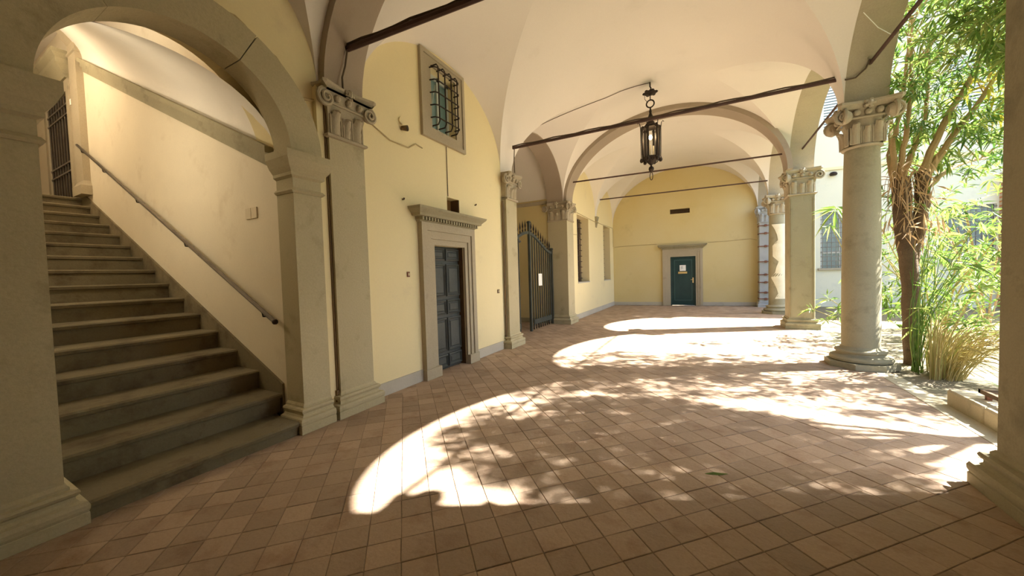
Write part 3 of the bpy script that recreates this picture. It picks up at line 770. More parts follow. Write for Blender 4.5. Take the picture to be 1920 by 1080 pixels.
for k, (a, b, zt) in enumerate(((-1.66, -.10, 2.46), (-1.55, -.20, 2.33), (-1.45, -.29, 2.22))):
    a2, b2, z2 = ((-1.55, -.20, 2.33), (-1.45, -.29, 2.22), (BD[0], BD[1], BD[2]))[k]
    mk('architrave', bwall([[(a, 0), (a2, 0), (a2, z2), (b2, z2), (b2, 0), (b, 0), (b, zt), (a, zt)]], -.09 + .022 * k, 0), 'stonelt', d2)
for z0, z1, o in ((2.46, 2.51, .03), (2.51, 2.55, .08), (2.55, 2.60, .14), (2.60, 2.63, .17)): mk('cornice', bwall([rect(-1.66 - o, -.10 + o, z0, z1)], -.10 - o, 0), 'stone', d2)
def pap(name, x0, x1, z0, z1, mt, label, t=.034):
    r = root(name, ((x0 + x1) / 2, sy((x0 + x1) / 2, BY) + t, z0), label, 'sign')
    mk('sheet', bwall([rect(x0, x1, z0, z1)], t - .004, t + .016), mt, r); return r
nt1 = pap('paper_notice', -.99, -.75, 1.50, 1.75, 'paper', 'square white paper notice on the dark green door')
for k, (x0, x1, z) in enumerate(((-.95, -.86, 1.685), (-.95, -.88, 1.65), (-.94, -.85, 1.615), (-.95, -.90, 1.58))): mk('ink_line', bwall([rect(x0, x1, z, z + .012)], .028, .0301), 'ink', nt1)
pap('door_plaque', -1.05, -.70, 1.38, 1.465, 'plaque', 'narrow yellow plaque under the notice on the green door')
vt = root('vent_grille', (-.95, 17.2, VT[2]), 'dark brown slotted vent high in the end wall', 'vent')
mk('back', bwall([rect(*VT)], .12, .14), 'dark', vt)
for k in range(4):
    z = VT[2] + .01 + .05 * k; mk('louver', bwall([rect(VT[0], VT[1], z, z + .018)], .01, .10), 'brownwood', vt)

# ------------------------------------------------------------------ gate passage
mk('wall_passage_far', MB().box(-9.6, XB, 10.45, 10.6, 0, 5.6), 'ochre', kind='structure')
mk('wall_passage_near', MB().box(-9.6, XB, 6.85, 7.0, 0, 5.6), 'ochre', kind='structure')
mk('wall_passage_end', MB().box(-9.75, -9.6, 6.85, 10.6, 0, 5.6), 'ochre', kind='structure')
mk('trim_2', MB().rloft([(0, 0), (.02, .02), (.05, .07), (.06, .10)], -9.6, XB - .001, 10.44, 10.45, 3.70, 'x-x+y+'), 'stonelt', kind='structure')
mk('baseboard_passage', MB().box(-9.6, XB, 10.43, 10.45, 0, .15), 'stone', kind='structure')
R = []
for x in (XB, -9.6): R.append([(x, 8.725 - 1.73 * cos(pi * k / 24), 3.79 + 1.62 * sin(pi * k / 24)) for k in range(25)])
mk('ceiling_passage', MB().rings(R, caps=False, closed=False), 'white', kind='structure', smooth=True)
mk('roof_passage', MB().box(-9.75, XB, 6.85, 10.6, 5.6, 5.7), 'roof', kind='structure')

# iron gate
GX = -4.16
def smooth(f): f = max(0, min(1, f)); return f * f * (3 - 2 * f)
def railz(y):
    f = abs(y - 8.72) / 1.6
    return 2.62 - .47 * smooth(f)
def spear(mb, y, z, s_=1.):
    for dz, r in ((0, 0), ): pass
    mb.rings([[(GX + r * cos(2 * pi * k / 6), y + r * sin(2 * pi * k / 6), z + h * s_) for k in range(6)] for h, r in ((0, .012), (.03, .022), (.06, .022), (.075, .010), (.10, .014), (.15, .026), (.20, .018), (.30, .002))])
def gateleaf(label, ya, yb, barsy, stile, gap=None):
    g = root('iron_gate', (GX, (ya + yb) / 2, 0), label, 'gate', 'leaves of the iron gate')
    n = 20; P = [ya + (yb - ya) * k / n for k in range(n + 1)]
    R = [[(GX - .022, y, railz(y)), (GX + .022, y, railz(y)), (GX + .022, y, railz(y) + .075), (GX - .022, y, railz(y) + .075)] for y in P]
    mk('top_rail', MB().rings(R), 'gate', g)
    mk('bottom_rail', MB().box(GX - .02, GX + .02, min(barsy), max(barsy) + .02, .17, .30), 'gate', g)
    for y, w, z in stile:
        s_ = mk('stile', MB().box(GX - .03, GX + .03, y - w, y + w, .01, z), 'gate', g)
        mk('stile_cap', MB().rloft([(.008, 0), (.014, .02), (.0, .05)], GX - .03, GX + .03, y - w, y + w, z), 'gate', s_)
    for y in barsy:
        b_ = mk('bar', MB().box(GX - .013, GX + .013, y - .017, y + .017, .10, railz(y)), 'gate', g)
        mk('foot_spike', MB().rings([[(GX + r * cos(2 * pi * k / 6), y + r * sin(2 * pi * k / 6), z) for k in range(6)] for z, r in ((.02, .003), (.06, .02), (.10, .012))]), 'iron', b_)
    ny = int(round(abs(yb - ya) / .155))
    for k in range(1, ny):
        y = ya + (yb - ya) * k / ny; sp = MB(); spear(sp, y, railz(y) + .072); mk('spear_finial', sp, 'iron', g)
    return g
gateleaf('closed slatted iron gate leaf with white notice, hung on the stone pier', 8.75, 10.34, [8.80 + .155 * k for k in range(1, 10)], [(8.77, .035, 2.92), (10.34, .035, 2.28)])
gl = gateleaf('part-open iron gate leaf with an empty gap under its curved rail', 7.16, 8.71, [7.25 + .145 * k for k in range(7)], [(7.17, .03, 2.28)])
mk('rail_hook', MB().tube([(GX, 8.12, railz(8.12)), (GX, 8.17, railz(8.12) - .05), (GX, 8.22, railz(8.12) - .10), (GX, 8.25, railz(8.12) - .07)], .022, 6), 'gate', gl)
gn = root('gate_notice', (GX + .03, 9.35, 1.2), 'blank white paper notice fixed to the iron gate bars', 'sign')
mk('sheet', MB().box(GX + .026, GX + .032, 9.26, 9.50, 1.22, 1.56), 'paper', gn)

# ------------------------------------------------------------------ tie rods
def tie(y0, za, zb, label, r=.026):
    t = root('tie_rod', (CX, sy(CX, y0), za), label, 'tie rod', 'iron tie rods across the vault')
    xa, xb2 = XL + .17, XR - .03
    mk('rod', MB().tube([(xa + (xb2 - xa) * k / 8, sy(xa + (xb2 - xa) * k / 8, y0), za + (zb - za) * k / 8) for k in range(9)], r, 8), 'rod', t, smooth=True)
    return t
def ropes(t, y0, za, zb, dz):
    xa, xb2 = XL + .17, XR - .03
    mk('bound_cable', MB().tube([(xa + (xb2 - xa) * k / 24, sy(xa + (xb2 - xa) * k / 24, y0) - .012, za + (zb - za) * k / 24 + dz + .010 * sin(k * 1.9)) for k in range(25)], .012, 6), 'cabledark', t, smooth=True)
t1 = tie(2.85, 4.19, 4.25, 'thick tie rod with bound cables springing beside the stair', .034); ropes(t1, 2.85, 4.19, 4.25, .042)
t2 = tie(6.87, 4.24, 4.38, 'tie rod with bound cable running in front of the lantern', .03); ropes(t2, 6.87, 4.24, 4.38, .036)
tie(10.70, 4.32, 4.34, 'bare tie rod under the brown transverse arch', .022)
tie(14.06, 4.36, 4.39, 'bare tie rod above the stone corbel', .022)
tt = root('tie_rod', (2.1, 5.3, 4.4), 'tie rod running between the arcade columns on the garden side', 'tie rod', 'iron tie rods across the vault')
mk('rod', MB().tube([(2.10, 3.58, 4.42), (2.10, 7.10, 4.42)], .024, 8), 'rod', tt, smooth=True)
tt = root('tie_rod', (2.1, 9.3, 4.4), 'tie rod running from scrolled capital to beaded pier', 'tie rod', 'iron tie rods across the vault')
mk('rod', MB().tube([(2.10, 7.60, 4.40), (2.10, 11.2, 4.40)], .020, 8), 'rod', tt, smooth=True)

# ------------------------------------------------------------------ cables and small fittings
def cable(pts, r, mt, label, n=6):
    return mk('cable', MB().tube(pts, r, n), mt, smooth=True, label=label, cat='cable')
def onleft(y, z, d=.012): return (XL + d, y, z)
def onvault(x, y0, d=.015):
    l = next((q_ for q_ in LEFT if abs(y0 - q_.yc) < q_.a), None); z = barrel(x)
    if l and x < CX:
        zz = l.z(y0, x - XL)
        if x - XL < DT and zz > z: z = zz
    return (x, sy(x, y0), z - d)
cable([(XL + .18, sy(XL, 2.85), 4.15), (XL + .16, sy(XL, 2.83), 3.98), (XL + .14, sy(XL, 2.80), 3.85), (XL + .17, sy(XL, 2.78), 3.71)], .011, 'cabledark', 'dark cable dropping from the thick tie rod to its capital')
cable([(XL + .20, sy(XL, 6.9), 4.22), (XL + .17, sy(XL, 6.93), 4.0), (XL + .19, sy(XL, 6.9), 3.72)], .010, 'cabledark', 'dark cable dropping from the lantern tie rod to its capital')
cable([onleft(3.25, 3.55), onleft(3.6, 3.42), onleft(3.95, 3.42), onleft(4.1, 3.52), onleft(4.24, 3.50)], .009, 'cable', 'plastered cable sagging from capital to window frame')
cable([onleft(4.82, 3.69), onleft(4.82, 2.88)], .006, 'cabledark', 'thin cable running from window frame to niche')
arcc = []
for k in range(20):
    a = radians(8 + 74 * k / 19); arcc.append((XL + .012, yc + 1.16 * cos(a), SA_Z + 1.16 * sin(a) + .03 * sin(k * 1.3)))
cable([(XL + .02, 2.56, 3.52), (XL + .015, 2.48, 3.50)] + arcc[6:], .016, 'cable', 'plaster-coloured conduit following the stair archivolt')
lampx, lampy0 = -1.10, 8.88
cable([onvault(XL + .04 + (DT - .02 - .04) * (1 - cos(pi * .5 * k / 13)), 7.16 + 1.55 * (k / 13) ** .75) for k in range(14)] + [onvault(-1.95 + (lampx + 1.95) * k / 4, 8.72 + (lampy0 - 8.72) * k / 4) for k in range(1, 5)], .007, 'cabledark', 'thin dark wire creeping along the vault groin to the lantern')
cable([(XL + .01, 11.1, 2.78), (XL + .01, 11.66, 2.82)], .009, 'cable', 'short conduit between gate pier and barred recess')
cable([(XL + .01, 11.66, 3.55), (XL + .01, 13.88, 3.50), (XL + .07, 13.93, 3.50), (XL + .07, 14.19, 3.50), (XL + .01, 14.24, 3.50), (XL + .01, 16.6, 3.55), (XL + .01, 16.93, 3.53), (XL + .01, 16.95, 2.70)], .010, 'cable', 'conduit linking the heads of the barred recesses')
cable([(x, sy(x, BY) - .012, 2.70 + .02 * sin(x * 2)) for x in (-3.7, -2.8, -1.9)], .011, 'cable', 'conduit on end wall between corner and door cornice')
cable([(x, sy(x, BY) - .012, z) for x, z in ((.1, 2.67), (.8, 2.68), (1.6, 2.72), (1.82, 2.66))], .011, 'cable', 'conduit on end wall from door cornice to strapped pilaster')
cable([(XR - .06, sy(XR, 6.87) - .03, 4.40), (XR - .015, 7.24, 4.34), (XR + .0, 7.13, 4.27), (XR + .10, 7.125, 4.27), (XR + .2, 7.09, 4.36), (2.08, 7.03, 4.45)], .012, 'cabledark', 'dark cable looping from lantern tie rod round to the arcade rod')
cable([(1.90, 6.66, 4.93), (2.10, 6.84, 4.77), (2.30, 6.95, 4.645)], .005, 'paper', 'thin pale wire across the soffit above the scrolled capital')
cable([(XL + .012, .47, 4.6), (XL + .012, .47, 3.60), (XF + .012, .48, 3.52), (XF + .014, .50, 3.30), (XF + .012, .47, 3.24)], .010, 'cabledark', 'dark cable hanging on the stone arch beside the stair impost')
for (x, y, z0, z1, lb) in ((-3.695, 2.61, .3, 3.6, 'thin brown pipe in the groove beside the stair pilaster'), (-3.72, 6.60, .14, 3.1, 'thin brown pipe beside the pilaster near the iron gate')):
    p = root('downpipe', (x, y, 0), lb, 'pipe')
    mk('tube', MB().tube([(x, y, z0), (x, y, z1)], .014, 8), 'pipe', p, smooth=True)
    mk('shoe', MB().rloft([(.006, 0), (.006, z0 * .6), (0, z0)], x - .022, x + .022, y - .022, y + .022, .0), 'pipe', p)
sp = root('spotlight', (XL, 3.82, 3.65), 'small round brown spotlight on the yellow wall under the window', 'spotlight')
mk('wall_plate', MB().tube([(XL, 3.83, 3.76), (XL + .02, 3.83, 3.76)], .05, 12), 'yellow', sp)
mk('housing', MB().tube([(XL + .01, 3.83, 3.66), (XL + .09, 3.86, 3.65)], [.03, .042], 12), 'pipe', sp, smooth=True)
mk('lens', MB().tube([(XL + .088, 3.859, 3.65), (XL + .094, 3.861, 3.65)], .034, 12), 'dark', sp)
for nm, y, z, w, h_, mt, lb, cat in (('doorbell', 3.85, 1.60, .05, .075, 'terracap', 'small red-brown doorbell plate beside the grey panelled door', 'doorbell'),
                            ('wall_switch', 6.38, 1.22, .075, .075, 'pipe', 'small square brown switch near the gate pilaster', 'switch')):
    r = root(nm, (XL, y, z), lb, cat)
    mk('plate', MB().box(XL, XL + .012, y - w / 2, y + w / 2, z - h_ / 2, z + h_ / 2), mt, r)
    mk('push_button', MB().box(XL + .012, XL + .02, y - w / 5, y + w / 5, z - h_ / 4, z + h_ / 4), 'plastic', r)
for y, z in ((3.80, 2.66), (5.62, 2.86)):
    mk('wall_hook', MB().tube([(XL, y, z), (XL + .03, y, z), (XL + .035, y, z + .02)], .012, 6), 'rod', label='rusty iron wall hook ' + ('above the doorbell' if y < 4 else 'beside the door cornice near the gate'), cat='hook')

# ------------------------------------------------------------------ lantern
lx, ly = lampx, sy(lampx, lampy0); zt = barrel(lampx) - .005
LT = root('lantern', (lx, ly, zt - 2.1), 'ornate black wrought iron lantern with one lit bulb hanging from the vault', 'lantern')
mk('ceiling_hook', MB().tube([(lx, ly, zt), (lx, ly, zt - .10), (lx + .02, ly, zt - .14), (lx, ly, zt - .18)], .016, 8), 'iron', LT, smooth=True)
rz = zt - .24
rs = mk('leaf_rose', MB().lathe([(.02, .05), (.06, .04), (.13, .01), (.14, -.01), (.05, -.035), (.02, -.05)], (lx, ly, rz), 12), 'iron', LT)
for k in range(6):
    a = 2 * pi * k / 6; mk('rose_leaf', MB().sphere((lx + .13 * cos(a), ly + .13 * sin(a), rz), .045, 6, 4, sz=.6), 'iron', rs)
mk('rod_upper', MB().tube([(lx, ly, zt - .16), (lx, ly, zt - .42)], .012, 6), 'iron', LT)
ringp = [(lx + .085 * cos(2 * pi * k / 20), ly, zt - .49 + .085 * sin(2 * pi * k / 20)) for k in range(21)]
mk('ring', MB().tube(ringp, .016, 8), 'iron', LT, smooth=True)
mk('feed_wire', MB().tube([(lx - .12, ly, rz - .02), (lx - .12, ly, rz - .12), (lx - .05, ly, rz - .22)], .006, 5), 'iron', LT)
mk('stem', MB().lathe([(.012, 0), (.02, -.06), (.03, -.10), (.025, -.14), (.05, -.20), (.07, -.25), (.05, -.30), (.09, -.36), (.10, -.40)], (lx, ly, zt - .57), 12), 'iron', LT, smooth=True)
zc = zt - 1.0                                                # crown of the cage
HB = .74
cg = mk('top_plate', MB().lathe([(.02, .03), (.15, .02), (.19, -.02), (.19, -.05), (.05, -.05)], (lx, ly, zc), 6), 'iron', LT)
for k in range(6):
    a = 2 * pi * k / 6 + .3; ca, sa_ = cos(a), sin(a)
    def pt(r, z): return (lx + r * ca, ly + r * sa_, zc + z)
    mk('cage_post', MB().tube([pt(.19, 0), pt(.175, -HB)], .026, 4), 'iron', LT)
    mk('outer_scroll', MB().tube([pt(.29, .07), pt(.27, .10), pt(.24, .06), pt(.225, -.05), pt(.222, -.35), pt(.215, -HB + .02), pt(.24, -HB - .03), pt(.225, -HB - .06)], .009, 6), 'iron', LT, smooth=True)
    mk('crown_scroll', spiral(MB(), pt(.20, -.06), (-sa_, ca, 0), (ca, sa_, 0), .055, 1.4, 1, .01, .012), 'iron', LT, smooth=True)
    mk('drop_leaf', MB().sphere(pt(.21, -HB - .05), .042, 6, 5, sz=1.3), 'iron', LT)
    b2 = 2 * pi * (k + .5) / 6 + .3
    mk('skirt_scroll', spiral(MB(), (lx + .16 * cos(b2), ly + .16 * sin(b2), zc - HB - .05), (-sin(b2), cos(b2), 0), (cos(b2), sin(b2), 0), .05, 1.4, -1, .01, .012), 'iron', LT, smooth=True)
mk('bottom_plate', MB().lathe([(.04, .02), (.18, .02), (.19, -.02), (.12, -.07), (.07, -.12), (.03, -.16)], (lx, ly, zc - HB), 12), 'iron', LT)
mk('finial', MB().lathe([(.02, 0), (.02, -.04), (.055, -.07), (.06, -.12), (.035, -.16), (.015, -.18)], (lx, ly, zc - HB - .15), 10), 'iron', LT, smooth=True)
mk('tail_loop', MB().tube([(lx + .032 * cos(2 * pi * k / 16), ly, zc - HB - .42 + .09 * sin(2 * pi * k / 16)) for k in range(17)], .009, 6), 'iron', LT, smooth=True)
for k in range(3):
    a = 2 * pi * k / 3 + .5; p = (lx + .06 * cos(a), ly + .06 * sin(a))
    cdl = mk('candle_tube', MB().tube([(p[0], p[1], zc - HB), (p[0], p[1], zc - HB + .28)], .016, 8), 'plastic', LT)
bulb = mk('lit_bulb', MB().sphere((lx, ly - .05, zc - .28), .038, 10, 8, sz=1.5), emit('lit_bulb', (1, .74, .36), 18.0), LT, smooth=True)
ll = bpy.data.lights.new('lantern_bulb', 'POINT'); ll.energy = 4; ll.color = (1, .75, .45); ll.shadow_soft_size = .04
lo_ = bpy.data.objects.new('lantern_bulb', ll); COL.objects.link(lo_); lo_.parent = LT; lo_.location = (0, -.10, zc - .28 - (zt - 2.1))

# ------------------------------------------------------------------ garden court
mk('ground', MB().box(2.33, 22, -6, 19.5, -.15, -.02), 'soil', kind='structure', label='earth and gravel of the garden court')
CWY = 17.55
def cw_pl(a, b, t): return (a, CWY + SK * (a - 2.34) + t, b)
CW = [(3.86, 5.06, 1.45, 3.55), (7.25, 8.45, 1.52, 3.42), (3.95, 5.05, 6.55, 8.35), (7.3, 8.4, 6.55, 8.35)]
mk('wall_court', plate([rect(2.34, 16.2, -.1, 10.6)] + [rect(*w) for w in CW], cw_pl, 0, .4), 'court', kind='structure', label='pale rendered court wall with gridded windows')
mk('trim_3', plate([rect(2.36, 16.2, 5.10, 5.20)], cw_pl, -.06, 0), 'courtband', kind='structure', label='cream string course on the court wall')
mk('wall_garden', MB().box(16, 16.3, -6, 18.6, -.1, 3.6), 'court', kind='structure', label='low garden wall closing the court')
for k, (a, b, c, d) in enumerate(CW):
    w = root('window_%d' % (k + 4), ((a + b) / 2, CWY, c), kind='structure')
    if k < 2:
        w['label'] = 'gridded court window ' + ('seen between the stone pier and the round column' if k == 0 else 'beside the brick strip')
        mk('pane', plate([rect(a, b, c, d)], cw_pl, .10, .12), 'courtglass', w)
        for x in (a, (a + b) / 2 - .03, b - .06): mk('sash', plate([rect(x, x + .06, c, d)], cw_pl, .06, .10), 'shutter', w)
        mk('sash', plate([rect(a, b, c + .55, c + .61)], cw_pl, .06, .10), 'shutter', w)
        for i in range(9):
            x = a + (b - a) * (i + .5) / 9; mk('grille_bar', plate([rect(x - .011, x + .011, c, d)], cw_pl, .0, .022), 'steel', w)
        for i in range(12):
            z = c + (d - c) * (i + .5) / 12; mk('cross_bar', plate([rect(a, b, z - .011, z + .011)], cw_pl, -.022, .0), 'steel', w)
        mk('sill', plate([rect(a - .08, b + .08, c - .08, c)], cw_pl, -.08, .06), 'stonelt', w)
    else:
        w['label'] = 'white louvered shutter window high on the court wall ' + ('over the gridded window by the pier' if k == 2 else 'over the gridded window by the brick strip')
        mk('shutter_back', plate([rect(a, b, c, d)], cw_pl, .06, .08), 'pane', w)
        for i in range(18):
            z = c + (d - c) * i / 18; mk('louver', plate([rect(a, b, z, z + .06)], cw_pl, .0, .05), 'shutter', w)
mk('brick_strip', plate([rect(8.5, 9.15, -.05, 4.4)], cw_pl, -.25, 0), 'brick', kind='structure', label='red brick strip standing against the court wall')
mk('wall_lamp', MB().lathe([(.02, 0), (.10, .01), (.12, .06), (.09, .12), (.03, .14)], (4.22, CWY + .08, 4.88), 12), 'iron', smooth=True, label='small dark round lamp on the court wall under the string course', cat='lamp')
CWf = bpy.data.objects['wall_lamp']

# kerb and grating
kb = root('garden_kerb', (2.42, 4.7, 0), 'raised ochre stone kerb along the garden edge', 'kerb')
for a, b in ((3.72, 4.40), (4.41, 5.05), (5.06, 5.64)):
    mk('kerb_stone', MB().cbox(2.30, 2.54, a, b, -.1, .17, .02), 'kerb', kb)
gt = root('drain_grating', (2.9, 4.9, 0), 'brown iron grating on short legs behind the kerb', 'grating')
for y in (4.35, 5.36): mk('frame_bar', MB().box(2.42, 3.45, y, y + .03, .22, .26), 'grate', gt)
for x in (2.42, 3.42): mk('frame_bar', MB().box(x, x + .03, 4.35, 5.39, .22, .26), 'grate', gt)
for k in range(12):
    y = 4.42 + .08 * k; mk('slat', MB().box(2.45, 3.42, y, y + .022, .225, .25), 'grate', gt)
for x, y in ((2.44, 4.62), (2.44, 5.30), (3.42, 4.62), (3.42, 5.30)): mk('leg', MB().box(x, x + .035, y, y + .035, -.03 if x > 3 else .165, .22), 'terracap', gt)

# ------------------------------------------------------------------ plants
def leaf(mb, p, d, L, w, droop, rr):
    """lance leaf: folded blade of four triangles"""
    d = d.normalized(); side = d.cross(Vector((0, 0, 1)))
    if side.length < .05: side = Vector((1, 0, 0))
    side = (side.normalized() + Vector((rr.uniform(-.5, .5), rr.uniform(-.5, .5), rr.uniform(-.6, .6)))).normalized()
    m1 = p + d * L * .45 + Vector((0, 0, -droop * L * .12)); tip = p + d * L + Vector((0, 0, -droop * L * .5))
    mb.add([p, m1 + side * w, tip, m1 - side * w], [(0, 1, 2), (0, 2, 3)])
def whorl(mb, p, d, n, L, rr, spread=1.0, droop=.6, w=.085):
    d = d.normalized(); a = d.orthogonal().normalized(); b = d.cross(a)
    for k in range(n):
        t = 2 * pi * k / n + rr.uniform(-.5, .5); e = d * rr.uniform(.15, 1.0) + (a * cos(t) + b * sin(t)) * spread
        l = L * rr.uniform(.7, 1.15); leaf(mb, p + d * rr.uniform(-.06, .06), e, l, l * w, droop * rr.uniform(.4, 1.5), rr)
def crown(mb, c, rad, n, rr, L=.19, nl=11, hollow=.0, keep=None):
    k = 0
    while k < n:
        v = Vector((rr.uniform(-1, 1), rr.uniform(-1, 1), rr.uniform(-1, 1)))
        if v.length > 1 or v.length < hollow: continue
        p = Vector((c[0] + v.x * rad[0], c[1] + v.y * rad[1], c[2] + v.z * rad[2]))
        if keep and not keep(p): continue
        whorl(mb, p, v + Vector((rr.uniform(-.5, .5), rr.uniform(-.5, .5), rr.uniform(-.2, .7))), nl, L, rr); k += 1
def limb(mb, pts, r0, r1, n=8, rr=None, wob=.0):
    P = []; m_ = len(pts) - 1; N = 5 * m_
    for i in range(N + 1):
        f = i / N * m_; k = min(int(f), m_ - 1); u = f - k
        p0, p1, p2, p3 = (Vector(pts[max(k - 1, 0)]), Vector(pts[k]), Vector(pts[k + 1]), Vector(pts[min(k + 2, m_)]))
        q_ = .5 * ((2 * p1) + (p2 - p0) * u + (2 * p0 - 5 * p1 + 4 * p2 - p3) * u * u + (3 * p1 - p0 - 3 * p2 + p3) * u ** 3)
        if rr: q_ += Vector((rr.uniform(-wob, wob), rr.uniform(-wob, wob), 0))
        P.append(q_)
    mb.tube(P, [r0 + (r1 - r0) * i / N for i in range(N + 1)], n)

# keep the foliage on the garden side of the arcade
def garden(p): return p.x > 2.42
rr = random.Random(11)
TA = root('oleander_tree', (2.66, 7.75, -.02), 'tall oleander with thick dark trunk and tan branches beside the round column', 'tree')
tk = MB(); limb(tk, [(2.80, 7.78, -.05), (2.78, 7.76, .8), (2.74, 7.74, 1.5), (2.66, 7.70, 2.2), (2.63, 7.72, 2.85)], .095, .11, 12, rr, .01)
mk('trunk', tk, 'bark', TA, smooth=True)
tk = MB(); limb(tk, [(2.75, 7.77, 1.35), (2.82, 7.74, 1.9), (2.87, 7.72, 2.4), (2.88, 7.74, 2.9)], .07, .085, 10, rr, .01)
mk('trunk_fork', tk, 'bark', TA, smooth=True)
ends = [((2.56, 7.7, 2.8), (2.52, 7.6, 3.4), (2.62, 7.6, 4.0), (2.70, 7.7, 4.9)), ((2.60, 7.7, 2.8), (2.64, 7.6, 3.4), (2.72, 7.65, 4.1), (2.80, 7.9, 5.3)),
        ((2.66, 7.75, 2.8), (2.80, 7.8, 3.3), (2.98, 7.9, 3.9), (3.1, 8.2, 5.2)), ((2.84, 7.72, 2.8), (3.05, 7.7, 3.5), (3.35, 7.7, 4.2), (3.75, 7.8, 5.2)),
        ((2.90, 7.74, 2.8), (3.15, 7.75, 3.3), (3.5, 7.8, 3.9), (4.0, 7.9, 4.8)), ((2.88, 7.74, 2.6), (3.2, 8.0, 2.9), (3.6, 8.4, 3.1), (4.0, 8.8, 3.2)),
        ((2.60, 7.75, 2.7), (2.60, 8.0, 3.2), (2.75, 8.4, 3.8), (2.9, 8.8, 4.6))]
for k, e in enumerate(ends):
    b_ = MB(); limb(b_, e, .055 if k in (3, 4) else .042, .016, 8, rr, .012); mk('branch', b_, 'branch', TA, smooth=True)
tw = MB()
for k in range(60):
    e = ends[k % 7]; p = Vector(e[2]).lerp(Vector(e[3]), rr.random()); q_ = p + Vector((rr.uniform(-.4, .7), rr.uniform(-.7, .7), rr.uniform(-.1, .9)))
    if q_.x < 2.45: q_.x = 2.45
    limb(tw, [p, p.lerp(q_, .5) + Vector((0, 0, .05)), q_], .010, .004, 4)
mk('twigs', tw, 'branch', TA, kind='stuff')
fl = MB(); crown(fl, (3.25, 7.95, 4.75), (1.25, 1.45, 1.75), 470, rr, .20, 11, keep=garden)
crown(fl, (3.2, 8.1, 2.9), (.8, 1.0, .9), 55, rr, .20, 10, keep=garden)
mk('foliage', fl, 'leaf', TA, kind='stuff')
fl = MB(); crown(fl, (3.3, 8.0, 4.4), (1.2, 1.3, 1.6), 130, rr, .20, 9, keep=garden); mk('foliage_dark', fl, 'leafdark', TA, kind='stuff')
fl = MB(); crown(fl, (3.75, 8.0, 4.15), (.35, .5, .6), 26, rr, .26, 8, keep=garden); mk('foliage_yellow', fl, 'leafyellow', TA, kind='stuff')
dl = MB()
for k in range(140):
    p = Vector((2.66 + rr.uniform(-.2, .35), 7.6 + rr.uniform(-.2, .25), rr.uniform(1.9, 3.1)))
    leaf(dl, p, Vector((rr.uniform(-.6, .6), rr.uniform(-.6, .3), rr.uniform(-1.2, .1))), rr.uniform(.16, .30), .014, .8, rr)
for k in range(16):
    a = rr.uniform(pi * .8, pi * 1.6); p = Vector((2.62, 7.66, rr.uniform(2.3, 2.95))); d = Vector((cos(a), sin(a), 0)); R_ = rr.uniform(.25, .5)
    q1 = p + d * R_ * .5 + Vector((0, 0, .12)); q2 = p + d * R_ + Vector((0, 0, -.05)); q3 = p + d * R_ * 1.1 + Vector((0, 0, -.35))
    limb(dl, [p, q1, q2, q3], .006, .003, 4)
mk('dry_leaf_beard', dl, 'dryleaf', TA, kind='stuff')

# a second oleander whose shade falls through the first arch
TB = root('oleander_tree', (4.3, 5.75, -.02), 'dense oleander tree growing behind the grated kerb', 'tree')
tk = MB(); limb(tk, [(4.35, 5.8, -.05), (4.3, 5.75, 1.2), (4.15, 5.7, 2.2), (4.05, 5.65, 3.2)], .11, .06, 10, rr, .01); mk('trunk', tk, 'bark', TB, smooth=True)
for k in range(6):
    a = 2 * pi * k / 6; b_ = MB(); limb(b_, [(4.15, 5.7, 2.3), (4.1 + .5 * cos(a), 5.7 + .4 * sin(a), 3.3), (4.0 + .95 * cos(a), 5.65 + .8 * sin(a), 4.6)], .04, .012, 6, rr, .01); mk('branch', b_, 'branch', TB, smooth=True)
fl = MB(); crown(fl, (3.62, 5.58, 4.52), (1.6, 1.08, 1.27), 1250, rr, .20, 11, keep=garden); crown(fl, (4.55, 7.1, 2.7), (.95, .8, 1.25), 260, rr, .20, 11, keep=garden); mk('foliage', fl, 'leaf', TB, kind='stuff')

# lower shrub behind the trunk
TC = root('leafy_shrub', (3.95, 10.0, -.02), 'loose leafy shrub filling the court behind the trunk', 'shrub')
for k in range(14):
    a = rr.uniform(0, 2 * pi); r_ = rr.uniform(.5, 1.3); b_ = MB()
    limb(b_, [(3.95 + .1 * cos(a), 10.0 + .1 * sin(a), -.04), (3.95 + .4 * r_ * cos(a), 10 + .4 * r_ * sin(a), 1.0), (3.95 + r_ * cos(a), 10 + r_ * sin(a), rr.uniform(1.5, 2.5))], .018, .006, 6); mk('stem', b_, 'dry', TC, smooth=True)
fl = MB(); crown(fl, (4.0, 10.0, 1.45), (1.35, 1.35, 1.3), 150, rr, .24, 10, keep=garden); mk('foliage', fl, 'leaf', TC, kind='stuff')
TD = root('bushy_shrub', (5.6, 12.2, -.02), 'bushy green shrub near the brick strip', 'shrub')
for k in range(7):
    a = rr.uniform(0, 2 * pi); b_ = MB(); limb(b_, [(5.6, 12.2, -.04), (5.6 + .3 * cos(a), 12.2 + .3 * sin(a), 1.2), (5.6 + .8 * cos(a), 12.2 + .8 * sin(a), rr.uniform(2.0, 3.3))], .022, .008, 6); mk('stem', b_, 'branch', TD, smooth=True)
fl = MB(); crown(fl, (5.6, 12.2, 2.2), (1.1, 1.1, 1.35), 70, rr, .26, 8, keep=garden); mk('foliage', fl, 'leaf', TD, kind='stuff')

